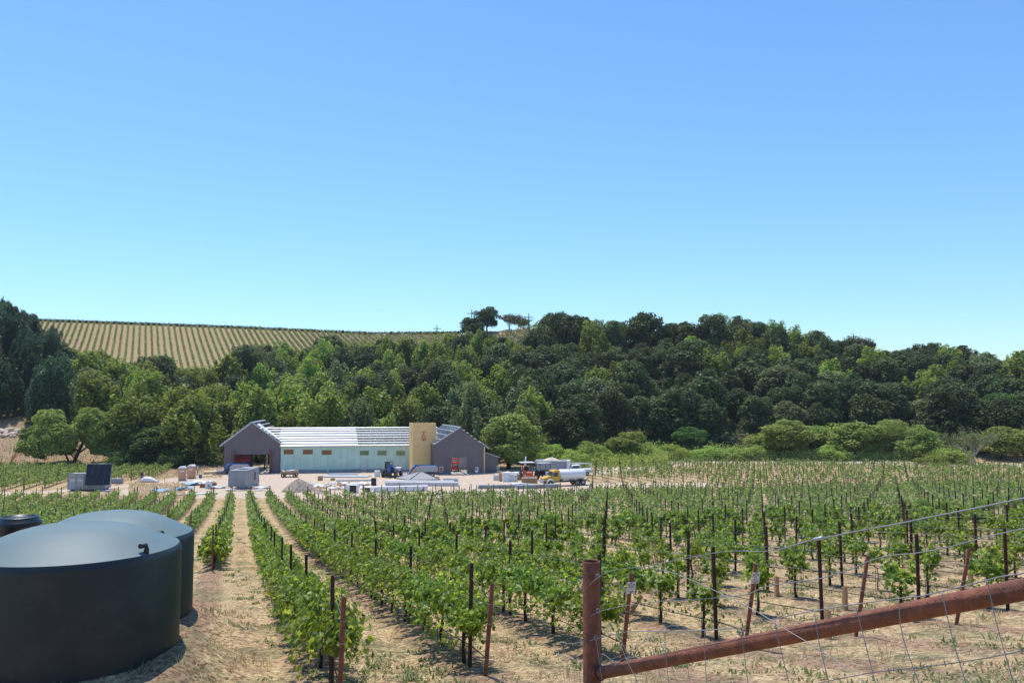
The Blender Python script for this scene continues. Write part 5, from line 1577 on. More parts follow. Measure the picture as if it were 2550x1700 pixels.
big_tank(TANKS[2], 'dark green plastic water tank cut by the left edge behind the nearest one', R(-60), 1.5, .3)
def small_tank():
    c = TANKS[3]; e = empty('settling_tank', (c[0], c[1], c[2] - .02), 0, 'narrow dark tank with a ridged round lid behind the big tanks', 'tank')
    r_ = .50; t_, q_ = ray(70, 1283); H = CAMZ - q_ * c[1] - c[2]
    b = MB(); b.lathe([(r_, 0), (r_, H - .24), (r_ * 1.04, H - .22), (r_ * 1.04, H - .16)], 40); b.build('body', M['tank'], e)
    b = MB(); b.lathe([(r_ * 1.05, H - .19), (r_ * 1.05, H - .13), (r_ * .98, H - .125), (r_ * .98, H - .085), (r_ * .93, H - .08), (r_ * .93, H - .03), (r_ * .86, H), (r_ * .80, H), (r_ * .78, H - .03), (0, H - .03)], 40); b.build('lid', M['tank'], e)
    b = MB(); b.tube([(-r_, 0, H - .42), (-2.2, -.1, H - .42)], .05, 10); b.tube([(-r_ - .15, 0, H - .42), (-r_ - .05, 0, H - .42)], .07, 10); b.build('outlet_pipe', M['grey_light'], e)
small_tank()

# ------------------------------------------------------------------ rusty pipe fence in the right foreground
GX, GY = at(1473, 1500, 5.4).x, 5.4
def gate_Y(px, py):
    t = ray(px, py)[0]
    # vertical plane through the fence line
    (xa, ya), (xb, yb) = (GX, GY), (at(2550, 1460, 3.0).x, 3.0)
    k = (yb - ya) / (xb - xa)
    return (ya - k * xa) / (1 - k * t)
def fence():
    e = empty('pipe_fence', (GX, GY, hgt(GX, GY)), 0, 'rusty pipe fence with a round post, sloping rail and sagging wire mesh', 'fence')
    o = e.location
    def Q(px, py, near=0.0):
        p = at(px, py, gate_Y(px, py) - near); return p - o
    r_ = .0575; top = at(1473, 1396, GY).z - o.z; n = 28
    b = MB(); prof = [(r_, -.5), (r_, top - .004), (r_ * .97, top), (r_ * .90, top), (r_ * .88, top - .006), (r_ * .88, top - .25)]
    b.lathe(prof, n); b.add([(r_ * .88 * math.cos(2 * math.pi * k / n), r_ * .88 * math.sin(2 * math.pi * k / n), top - .25) for k in range(n)], [list(range(n))]); b.build('post', M['rust'], e)
    b = MB()
    P0, P1 = Q(1488, 1676), Q(2550, 1466)
    d = (P1 - P0); b.tube([P0 - d * .02, P0 + d * .33, P0 + d * .66, P1, P1 + d * .5], .0385, 20); b.build('rail', M['rust'], e)
    b = MB(); PE = P1 + d * .5; b.tube([PE + Vector((0, 0, -1.6)), PE + Vector((0, 0, .5))], .057, 20); b.build('far_post', M['rust'], e)
    b = MB(); a_ = (P1 - P0).normalized(); u_ = a_.cross(Vector((0, 0, 1))).normalized(); w_ = a_.cross(u_); c0 = P0 + a_ * .035
    ring = [c0 + (u_ * math.cos(t) + w_ * math.sin(t)) * (.041 + .003 * math.sin(t * 9)) for t in np.linspace(0, 2 * math.pi, 40)]
    b.tube(ring, .006, 6, False); b.build('weld_bead', M['rust_dark'], e)
    def smooth(pts, m=6):
        out = []
        pts = [pts[0]] + pts + [pts[-1]]
        for i in range(1, len(pts) - 2):
            for s in range(m):
                t = s / m; a, b_, c, d_ = pts[i - 1], pts[i], pts[i + 1], pts[i + 2]
                out.append(.5 * ((2 * b_) + (c - a) * t + (2 * a - 5 * b_ + 4 * c - d_) * t * t + (3 * b_ - a - 3 * c + d_) * t ** 3))
        out.append(pts[-2]); return out
    def wire(name, L_, rad, near=.05):
        b = MB(); b.tube(smooth([Q(x, y, near) for x, y in L_]), rad, 6); return b.build(name, M['wire'], e)
    W1 = [(1590, 1416), (1612, 1408), (1732, 1385), (1792, 1374), (1835, 1371), (1898, 1372), (1944, 1367), (2028, 1342), (2050, 1339), (2140, 1321), (2229, 1305), (2331, 1284), (2433, 1264), (2550, 1240), (2640, 1222)]
    wire('top_strand', W1[6:], .0034); wire('top_strand', W1[:7], .0022)
    b = MB(); b.tube([Q(2028, 1342, .052), Q(2050, 1338, .052)], .008, 8); b.build('splice', M['galv'], e)
    wire('loop_strand', [(1452, 1481), (1463, 1460), (1482, 1443), (1495, 1434), (1522, 1421), (1563, 1414), (1604, 1413), (1645, 1417), (1686, 1430), (1740, 1451), (1808, 1483), (1876, 1517), (1950, 1562), (2022, 1605), (2085, 1646), (2155, 1700), (2190, 1730)], .0018, .075)
    wire('tie', [(1452, 1481), (1470, 1455), (1489, 1437), (1497, 1434)], .0024, .07)
    wire('mid_strand', [(1452, 1544), (1490, 1523), (1536, 1511), (1590, 1503), (1645, 1496), (1727, 1492), (1803, 1485), (1860, 1479), (1903, 1461), (1944, 1453), (2040, 1440), (2063, 1434), (2117, 1417), (2165, 1396), (2213, 1383), (2277, 1377), (2356, 1363), (2452, 1337), (2550, 1315), (2640, 1296)], .0024, .07)
    wire('mesh_top', [(1395, 1597), (1424, 1601), (1484, 1590), (1536, 1577), (1580, 1571), (1691, 1571), (1767, 1567), (1841, 1564)], .0026, .07)
    wire('mesh_top', [(1871, 1552), (1925, 1541), (2000, 1525), (2127, 1504), (2254, 1487), (2290, 1484), (2344, 1471), (2375, 1465), (2452, 1445), (2497, 1434), (2550, 1426), (2640, 1405)], .0026, .07)
    wire('mesh_row', [(2037, 1700), (2165, 1675), (2277, 1662), (2388, 1648), (2497, 1630), (2550, 1618), (2640, 1600)], .0022, .03)
    wire('mesh_row', [(1495, 1650), (1560, 1625), (1600, 1600), (1660, 1560), (1690, 1558)], .0018, -.25)
    stays = [[(1484, 1590), (1492, 1640), (1503, 1720)], [(1536, 1578), (1560, 1640), (1600, 1720)], [(1656, 1572), (1657, 1620), (1668, 1720)], [(1754, 1568), (1757, 1661), (1762, 1720)], [(1846, 1579), (1855, 1640), (1865, 1720)],
             [(1928, 1541), (1945, 1620), (1970, 1720)], [(2028, 1520), (2040, 1600), (2070, 1720)], [(2130, 1504), (2159, 1618), (2185, 1720)], [(2238, 1489), (2248, 1583), (2296, 1720)], [(2345, 1471), (2372, 1589), (2412, 1720)], [(2458, 1444), (2484, 1560), (2530, 1720)]]
    for s in stays: wire('mesh_stay', s, .0019, .075)
    for (x0, y0, x1, y1) in ((1540, 1580, 1590, 1710), (1570, 1585, 1585, 1710), (1612, 1578, 1650, 1710), (1640, 1590, 1690, 1710), (1690, 1580, 1720, 1710), (1425, 1602, 1448, 1710), (1398, 1605, 1420, 1710), (1500, 1625, 1530, 1655), (1445, 1590, 1475, 1640)):
        wire('mesh_stay', [(x0, y0), ((x0 + x1) / 2 + 4, (y0 + y1) / 2), (x1, y1)], .0014, -.2)
    wire('mesh_row', [(1385, 1625), (1430, 1640), (1500, 1655), (1530, 1648), (1600, 1625), (1680, 1640)], .0016, -.2)
    wire('tie', [(1441, 1441), (1451, 1453), (1446, 1470), (1456, 1462)], .003, .06)
    for (px_, py_) in ((1846, 1580), (1489, 1437), (1490, 1523), (1484, 1590)):
        b = MB(); c = Q(px_, py_, .07); b.tube([c + Vector((.012 * math.cos(a), 0, .012 * math.sin(a) + a * .0012)) for a in np.linspace(0, 12, 24)], .0024, 5); b.build('wire_twist', M['wire'], e)
fence()

# ------------------------------------------------------------------ trees
CLUMP_V = np.array([[-.5, -.3, 0], [.1, -.5, .12], [.5, .1, 0], [.15, .5, -.1], [-.4, .35, .1]])
CLUMP_F = np.array([[0, 1, 2, 3, 4]])
def crown_np(kind, n, seed, leaf=.045):
    """leaf clumps of a unit crown: x,y within about +-.5, z 0..1 (crown only)"""
    g = np.random.default_rng(seed)
    lobes = []            # cx, cy, cz, rx, ry, rz
    if kind == 'round':
        for i in range(13):
            a = g.uniform(0, 2 * math.pi); q = g.uniform(.05, .36) ** 1; z = g.uniform(.22, .80)
            q *= (1 - max(0, z - .45) * .9); r_ = g.uniform(.14, .22)
            lobes.append((q * math.cos(a), q * math.sin(a), z, r_, r_, r_ * .95))
        lobes += [(0, 0, .5, .26, .26, .34), (0, 0, .78, .16, .16, .16)]
    elif kind == 'upright':
        for i in range(20):
            a = g.uniform(0, 2 * math.pi); q = g.uniform(.04, .38); r_ = g.uniform(.075, .13); hz = g.uniform(.18, .30)
            z = (.95 - hz) * g.uniform(.25, 1.0) * (1 - q * .8)
            lobes.append((q * math.cos(a), q * math.sin(a), z, r_, r_, hz))
        lobes += [(0, 0, .45, .24, .24, .40)]
    elif kind == 'spire':
        for i in range(14):
            z = g.uniform(.1, .9); a = g.uniform(0, 2 * math.pi); q = (1 - z) * .26; r_ = .09 + .13 * (1 - z)
            lobes.append((q * math.cos(a), q * math.sin(a), z, r_, r_, .16))
        lobes += [(0, 0, .5, .16, .16, .48)]
    elif kind == 'bush':
        for i in range(18):
            a = g.uniform(0, 2 * math.pi); q = g.uniform(.0, .40); z = g.uniform(.10, .72) * (1 - q * 1.0); r_ = g.uniform(.11, .18)
            lobes.append((q * math.cos(a), q * math.sin(a), z, r_, r_, r_ * 1.5))
        lobes += [(0, 0, .30, .40, .40, .34)]
    lobes = np.array(lobes)
    # second generation puffs on the lobe surfaces
    sub = []
    for L_ in lobes:
        m = 12
        d = unit(g.normal(size=(m, 3)) + np.array([0, 0, .35]))
        k = g.uniform(.28, .46, m)
        if kind in ('upright', 'spire'): zr = k * L_[5] * 1.5
        else: zr = k * L_[3]
        sub.append(np.concatenate([L_[None, :3] + d * L_[None, 3:] * .88, (k * L_[3])[:, None], (k * L_[3])[:, None], zr[:, None]], 1))
    sub = np.vstack(sub)
    allb = np.vstack([lobes * np.array([1, 1, 1, .96, .96, .96]), sub])
    w = allb[:, 3] * allb[:, 5]; w[:len(lobes)] *= .35; w /= w.sum()
    idx = g.choice(len(allb), n, p=w)
    B_ = allb[idx]
    d = unit(g.normal(size=(n, 3)) + np.array([0, 0, .25]))
    rad = np.clip(1 - np.abs(g.normal(size=n)) * .13, .4, 1.06) + g.normal(size=n) * .03
    P = B_[:, :3] + d * B_[:, 3:] * rad[:, None]
    keep = P[:, 2] > .0
    P, d = P[keep], d[keep]
    N = unit(d * .7 + g.normal(size=P.shape) * .5 + np.array([0, 0, .45]))
    S = leaf * g.uniform(.6, 1.35, len(P))
    return P, N, S

def trunk_tree_mesh(seed, spread=.3, fork=.35, r=.03, m='bark_dark', nb=5):
    """unit height trunk with limbs reaching into the crown"""
    g = random.Random(seed); b = MB()
    b.tube([(0, 0, -.04), (g.uniform(-.01, .01), 0, fork * .5), (g.uniform(-.02, .02), g.uniform(-.02, .02), fork)], [r * 1.3, r, r * .85], 8)
    for i in range(nb):
        a = 2 * math.pi * (i + g.uniform(-.3, .3)) / nb; q = spread * g.uniform(.6, 1)
        p0 = Vector((0, 0, fork - .02)); p2 = Vector((q * math.cos(a), q * math.sin(a), g.uniform(.6, .82))); p1 = (p0 + p2) / 2 + Vector((q * .22 * math.cos(a), q * .22 * math.sin(a), -.03))
        b.tube([p0, p1, p2], [r * .7, r * .45, r * .15], 6)
        for j in range(2):
            a2 = a + g.uniform(-.9, .9); p3 = p1 + Vector((.5 * q * math.cos(a2), .5 * q * math.sin(a2), g.uniform(.1, .25)))
            b.tube([p1, (p1 + p3) / 2 + Vector((0, 0, .01)), p3], [r * .35, r * .2, r * .08], 5)
    return b.mesh('trunk', M[m])

CR, TRK = {}, {}
def crown_mesh(kind, mat_, var, n=10500, leaf=.03):
    key = (kind, mat_, var, n)
    if key not in CR:
        P, N, S = crown_np(kind, n, 100 + var * 7 + len(kind), leaf)
        V, Fc = scatter(P, N, S, CLUMP_V, CLUMP_F)
        CR[key] = mesh_np('crown', V, Fc, M[mat_])
    return CR[key]
for i in range(4): TRK[i] = trunk_tree_mesh(i, .30, .22)

def tree(name, p, w, h, kind, mat_, var, label, cat='tree', group=None, base=.12, rz=None, n=10500, leaf=.03, trunk=None, dy=1.0):
    """p ground point; w crown width, h total height, base = bare share below the crown"""
    e = empty(name, p, random.uniform(0, 6.28) if rz is None else rz, label, cat, group)
    c = link('crown', crown_mesh(kind, mat_, var, n, leaf), e); c.location = (0, 0, h * base); c.scale = (w, w * dy, h * (1 - base))
    t = link('trunk', trunk if trunk is not None else TRK[var % 4], e); t.scale = (w * .9, w * .9 * dy, h)
    return e

def at_ground(px, Y):
    t = ray(px, 1100)[0]; return Vector((t * Y, Y, hgt(t * Y, Y) - .1))
def hero(name, px, ytop, Y, wpx, kind, mat_, var, label, cat='tree', group=None, base=.1, rz=None, n=18000, leaf=.023, trunk=None, ybase=None, dy=1.0):
    p = at_ground(px, Y)
    h = at(px, ytop, Y).z - p.z; w = wpx / F_PX * Y
    return tree(name, p, w * 1.14, h / .97, kind, mat_, var, label, cat, group, base, rz, n, leaf, trunk, dy)

# trees that stand out by themselves
def twin_oak():
    p = at_ground(176, 167)
    e = empty('oak_tree', p, 0, 'spreading olive-green oak with two rounded crown masses behind the far left vines', 'tree')
    h = at(125, 1018, 167).z - p.z; w = 1 / F_PX * 167
    rs = []
    for (cx, wpx, zt, zb, var, yy) in ((118, 146, 1016, 1140, 1, 0), (222, 128, 1019, 1120, 2, .5), (165, 130, 1050, 1135, 3, -2.5), (78, 78, 1065, 1145, 4, -.5), (250, 66, 1050, 1128, 5, -.6), (104, 100, 1078, 1150, 6, -1.5), (234, 84, 1072, 1136, 7, 1), (146, 70, 1088, 1140, 8, 2)):
        P, N, S = crown_np('round', 12000, 40 + var, .04)
        ww = wpx * w; z1 = at(cx, zt, 167).z - p.z; z0 = at(cx, zb, 167).z - p.z
        P = P * np.array([ww, ww * .8, z1 - z0]) * 1.03 + np.array([(cx - 176) * w, yy, z0])
        rs.append((P, N, np.full(len(P), .27) * rng.uniform(.6, 1.3, len(P))))
    V, Fc = scatter(np.vstack([r_[0] for r_ in rs]), np.vstack([r_[1] for r_ in rs]), np.concatenate([r_[2] for r_ in rs]), CLUMP_V, CLUMP_F)
    link('crown', mesh_np('crown', V, Fc, M['olive']), e)
    b = MB(); x = lambda q: (q - 176) * w
    z = lambda q: at(176, q, 167).z - p.z
    b.tube([(x(184), 0, -.3), (x(190), 0, z(1140)), (x(196), 0, z(1126)), (x(212), .3, z(1085))], [.5, .38, .36, .2], 9)
    b.tube([(x(178), 0, -.2), (x(170), 0, z(1142)), (x(163), 0, z(1128)), (x(140), 0, z(1080))], [.26, .2, .2, .14], 8)
    b.tube([(x(188), 0, z(1143)), (x(181), 0, z(1134)), (x(174), 0, z(1127))], [.16, .13, .12], 7)
    b.tube([(x(196), 0, z(1126)), (x(205), 0, z(1122)), (x(240), 0, z(1090))], [.2, .18, .08], 7)
    b.tube([(x(212), .3, z(1085)), (x(205), 0, z(1050))], [.2, .08], 7)
    b.build('trunk', M['bark_dark'], e)
twin_oak()
hero('walnut_tree', 365, 1064, 166, 168, 'round', 'walnut', 3, 'low round deep-green tree right of the spreading oak', base=.02, n=24000, leaf=.022, rz=1.0)
hero('walnut_tree', 315, 1105, 163, 90, 'bush', 'walnut', 2, 'small deep-green shrub skirting the left foot of the round deep-green tree', base=.0, n=12000)
hero('shrub', 425, 1108, 164, 85, 'bush', 'walnut', 1, 'small deep-green shrub at the right foot of the round deep-green tree', base=.0, n=12000)
hero('oak_tree', 1266, 1036, 163, 182, 'round', 'olive', 6, 'big rounded green tree just right of the grey lean-to', base=.06, n=26000, leaf=.022, rz=.4)
hero('bay_tree', 1300, 1012, 176, 130, 'upright', 'bay', 7, 'taller pointed olive-green tree rising behind the big rounded one by the lean-to', base=.05, n=12000)
for i, (px_, yt, Y_, wp, m_, lab) in enumerate([
        (1385, 1100, 172, 92, 'willow', 'soft green willow bush behind the grey trailer, leftmost of the willow thicket'),
        (1432, 1118, 165, 80, 'willow', 'low pale willow bush directly behind the yellow truck'),
        (1462, 1090, 177, 110, 'willow', 'wide soft green willow bush in the middle of the thicket'),
        (1500, 1105, 180, 80, 'willow', 'yellow-green willow bush left of the tall bushy one'),
        (1562, 1074, 180, 108, 'olive', 'tall bushy yellow-green tree behind the field corner'),
        (1535, 1098, 184, 80, 'willow', 'pale bush peeping out left of the tall bushy yellow-green tree'),
        (1625, 1112, 186, 90, 'willow', 'low light green shrub right of the tall bushy yellow-green tree'),
        (1712, 1062, 194, 112, 'walnut', 'round mid-green tree with brownish top beyond the field fence'),
        (1680, 1104, 186, 95, 'willow', 'bright low shrub below the round mid-green tree'),
        (1760, 1104, 186, 90, 'willow', 'bright green low shrub, second along the far fence'),
        (1825, 1106, 186, 110, 'willow', 'bright green low shrub, third along the far fence'),
        (1878, 1100, 185, 70, 'willow', 'greyish low shrub by the fallen branch'),
        (1958, 1042, 188, 195, 'olive', 'broad domed orchard tree, leftmost of the orchard trees on the right'),
        (2130, 1050, 188, 200, 'olive', 'broad domed orchard tree, second from the left'),
        (2215, 1046, 193, 120, 'olive', 'domed orchard tree behind the gap between second and third'),
        (2290, 1058, 184, 125, 'olive', 'orchard tree with visible dark trunk, third along the field edge'),
        (2368, 1118, 176, 100, 'maple', 'bright yellow-green low bush left of the pale-trunked tree'),
        (2320, 1132, 173, 80, 'maple', 'small bright bush left of the larger bright bush'),
        (2495, 1062, 184, 170, 'olive', 'brownish-green orchard tree right of the pale-trunked tree'),
        (1905, 1085, 192, 110, 'olive', 'rounded olive-green bush in the gap left of the leftmost domed orchard tree'),
        (2040, 1062, 196, 130, 'olive', 'domed orchard tree filling the gap between the first and second broad ones'),
        (2065, 1100, 184, 90, 'willow', 'low light green bush between the first and second broad orchard trees'),
        (2440, 1080, 190, 110, 'olive', 'orchard tree half hidden behind the pale-trunked tree'),
        (1655, 1078, 198, 110, 'walnut', 'mid-green rounded shrub left of the round tree with brownish top'),
        (1590, 1100, 190, 90, 'willow', 'soft green bush behind the tall bushy yellow-green tree'),
        (1355, 1112, 178, 70, 'willow', 'small pale bush between the big rounded tree and the willow thicket'),
        (1408, 1108, 182, 80, 'willow', 'pale bush behind the leftmost willow bushes'),
        (2590, 1060, 184, 150, 'olive', 'orchard tree cut by the right edge'),
        (2505, 978, 204, 150, 'walnut', 'tall vivid green tree at the right edge behind the orchard'),
        (2600, 985, 206, 150, 'walnut', 'vivid green tree beyond the right edge, mostly cut off')]):
    kd = 'bush' if yt > 1080 or m_ in ('willow',) else 'round'
    hero('shrub' if kd == 'bush' else 'orchard_tree', px_, yt, Y_, wp, kd, m_, 10 + i, lab, 'shrub' if kd == 'bush' else 'tree', None, 0.0 if kd == 'bush' else .08, n=15000, leaf=.022)

for i, (px_, yt, wp) in enumerate([(985, 842, 60), (1018, 845, 50), (1048, 843, 56), (1080, 846, 50), (1108, 842, 54), (1135, 838, 50), (1160, 836, 46), (905, 846, 60), (945, 843, 56)]):
    hero('shrub', px_, yt, 322 - (i % 3) * 5, wp, 'bush', ('bay', 'sage', 'maple')[i % 3], i, '%s shrub from the left along the foot of the ridge strip' % nth(i + 1), 'shrub', 'ridge shrubs', 0.0, n=7000, leaf=.035)

for (px_, yt, Y_, wp, kd, m_, v_, lab) in ((802, 836, 300, 105, 'round', 'oak', 41, 'dark rounded oak breaking the lower edge of the hill vineyard'), (700, 853, 292, 100, 'upright', 'bay', 42, 'olive tree at the edge of the hill vineyard left of the dark oak'),
        (868, 852, 304, 100, 'upright', 'bay', 43, 'olive tree just right of the dark oak under the hill vineyard'), (935, 842, 312, 105, 'upright', 'maple', 44, 'bright tree under the hill crest, between the dark oak and the ridge oaks'), (1005, 841, 316, 110, 'upright', 'bay', 45, 'olive tree under the hill crest left of the small power pole'), (600, 866, 285, 110, 'upright', 'bay', 46, 'broad olive tree whose top cuts into the hill vineyard')):
    hero('oak_tree' if m_ == 'oak' else 'bay_tree', px_, yt, Y_, wp, kd, m_, v_, lab, n=9000, leaf=.034)

def branchy(name, px, ytop, ybase, Y, wpx, m_trunk, m_leaf, label, nleaf, seed, fork=.28, tr=.035, leafsz=.22):
    """bare-looking tree: visible limbs and twigs with sparse leaves"""
    p = at_ground(px, Y); p.z = max(p.z, at(px, ybase, Y).z) if False else p.z
    h = at(px, ytop, Y).z - p.z; w = wpx / F_PX * Y
    e = empty(name, p, 0, label, 'tree'); g = random.Random(seed); b = MB(); tips = []
    f = Vector((0, 0, h * fork)); b.tube([(0, 0, -.3), (g.uniform(-.1, .1), 0, h * fork * .5), f], [h * tr * 1.2, h * tr, h * tr * .85], 8)
    def grow(p0, d, L_, r_, lev):
        p1 = p0 + d * L_ * .5 + Vector((g.uniform(-1, 1), g.uniform(-1, 1), g.uniform(-.3, .6))) * L_ * .08; p2 = p0 + d * L_ + Vector((0, 0, L_ * .06))
        b.tube([p0, p1, p2], [r_, r_ * .75, r_ * .5], 5, False)
        if lev >= 2: tips.append((p1, p2))
        if lev < 4:
            for k in range(3 if lev < 3 else 2):
                d2 = (d + Vector((g.uniform(-1, 1), g.uniform(-1, 1), g.uniform(-.35, .75))) * .75).normalized(); grow(p2 if k else p1, d2, L_ * g.uniform(.6, .8), r_ * .5, lev + 1)
    for k in range(6):
        a = 2 * math.pi * k / 6 + g.uniform(-.3, .3); d = Vector((math.cos(a) * .6, math.sin(a) * .6, g.uniform(.7, 1.4))).normalized()
        grow(f, d, w * .20, h * tr * .5, 0)
    # squash into the measured crown
    vs = np.array(b.v); tp = np.array([[*a, *c] for a, c in tips])
    r_ = np.abs(vs[:, 0]).max(); zz = vs[:, 2].max(); sx = w * .5 / r_; sz = h / zz
    vs *= np.array([sx, sx, sz]); b.v = [tuple(v) for v in vs]
    tp *= np.array([sx, sx, sz] * 2)
    b.build('trunk', M[m_trunk], e)
    ii = rng.integers(0, len(tp), nleaf); s = rng.random((nleaf, 1))
    P = tp[ii, :3] * (1 - s) + tp[ii, 3:] * s + rng.normal(size=(nleaf, 3)) * .28
    V, Fc = scatter(P, unit(rng.normal(size=(nleaf, 3)) + np.array([0, 0, .4])), rng.uniform(.6, 1.3, nleaf) * leafsz, CLUMP_V, CLUMP_F)
    link('crown', mesh_np('crown', V, Fc, M[m_leaf]), e)
    return e
branchy('pale_tree', 2420, 1056, 1160, 170, 170, 'bark_pale', 'sage', 'pale-branched tree with whitish twigs standing at the right end of the field', 3000, 3, .24, .036)
branchy('bare_tree', 1268, 782, 830, 352, 72, 'bark_pale', 'twig', 'nearly bare spreading tree on the ridge, left of the two', 2600, 5, .25, .035, .38)
branchy('bare_tree', 1300, 790, 826, 356, 55, 'bark_pale', 'sage', 'nearly bare spreading tree on the ridge, right of the two', 2200, 6, .25, .035, .38)
branchy('pale_tree', 2230, 1050, 1150, 187, 120, 'bark_pale', 'olive', 'grey-twigged orchard tree between the broad domed ones', 3800, 8, .22, .03)
branchy('bare_tree', 2143, 832, 870, 286, 100, 'bark_pale', 'twig', 'pale straw-coloured tree on the right skyline', 3400, 9, .25, .03, .4)
branchy('dead_tree', 1985, 985, 1060, 214, 110, 'bark_pale', 'twig', 'brownish dying tree in the dark woods above the leftmost broad orchard tree', 3000, 12, .2, .03, .3)
hero('oak_tree', 1168, 790, 352, 74, 'round', 'oak', 31, 'low dark oak on the ridge, left of the taller one', base=.12, leaf=.028, n=14000)
hero('oak_tree', 1212, 762, 354, 66, 'round', 'oak', 32, 'tall dark domed oak crowning the ridge', base=.12, leaf=.028, n=14000)
hero('oak_tree', 1190, 800, 348, 50, 'round', 'oak', 33, 'small dark oak between the two dark ridge oaks', base=.10, leaf=.028, n=12000)

# the wooded hillside: one object per tree
SX = [0, 25, 60, 80, 110, 140, 158, 172, 200, 230, 272, 320, 345, 360, 427, 450, 462, 500, 544, 600, 640, 700, 760, 802, 830, 900, 954, 1010, 1062, 1110, 1150, 1200, 1225, 1262, 1290, 1312, 1322, 1350, 1380, 1450, 1520, 1560, 1580, 1640, 1660, 1700, 1740, 1762, 1790, 1850, 1880, 1910, 1980, 2050, 2110, 2160, 2210, 2235, 2260, 2400, 2440, 2460, 2500, 2550]
SY = [742, 748, 768, 780, 800, 803, 830, 862, 865, 868, 872, 890, 905, 876, 884, 905, 912, 908, 883, 862, 850, 862, 868, 836, 842, 858, 838, 838, 845, 826, 822, 818, 812, 832, 850, 856, 800, 788, 779, 784, 792, 795, 771, 770, 796, 800, 802, 780, 778, 781, 802, 788, 806, 822, 846, 850, 872, 870, 846, 850, 874, 876, 874, 866]
SX, SY = np.array(SX, float), np.array(SY, float)
cand = []
g2 = np.random.default_rng(21)
tries = 0
while tries < 14000:
    tries += 1
    Y_ = 168 + (390 - 168) * g2.random() ** 1.15
    t_ = g2.uniform(-.74, .72)
    X_ = t_ * Y_; px_ = 1275 + t_ * F_PX
    yb = float(np.interp(t_, _tk, _yb))
    if Y_ < yb + 5: continue
    if px_ < 335 and Y_ < 190: continue
    if 232 < px_ < 335 and Y_ < 212: continue
    if -.36 < t_ < -.04 and Y_ < 176: continue
    if t_ > .10 and Y_ < yb + 16: continue
    yr = float(np.interp(t_, _tk, _yr))
    if Y_ > yr + 4: continue
    if Y_ > 285 and 165 < px_ < 640: continue
    if 640 <= px_ < 1312 and Y_ > 326: continue
    sp = 6.3 + .012 * (Y_ - 170)
    if any((X_ - c[0]) ** 2 + (Y_ - c[1]) ** 2 < sp * sp for c in cand): continue
    cand.append((X_, Y_, t_, px_))
cand.sort(key=lambda c: c[1])
wood = {}
nfor = 0
top_px = {}
cover = np.full(3200, 1120.0)           # highest foliage drawn so far per column, to skip trees nobody sees
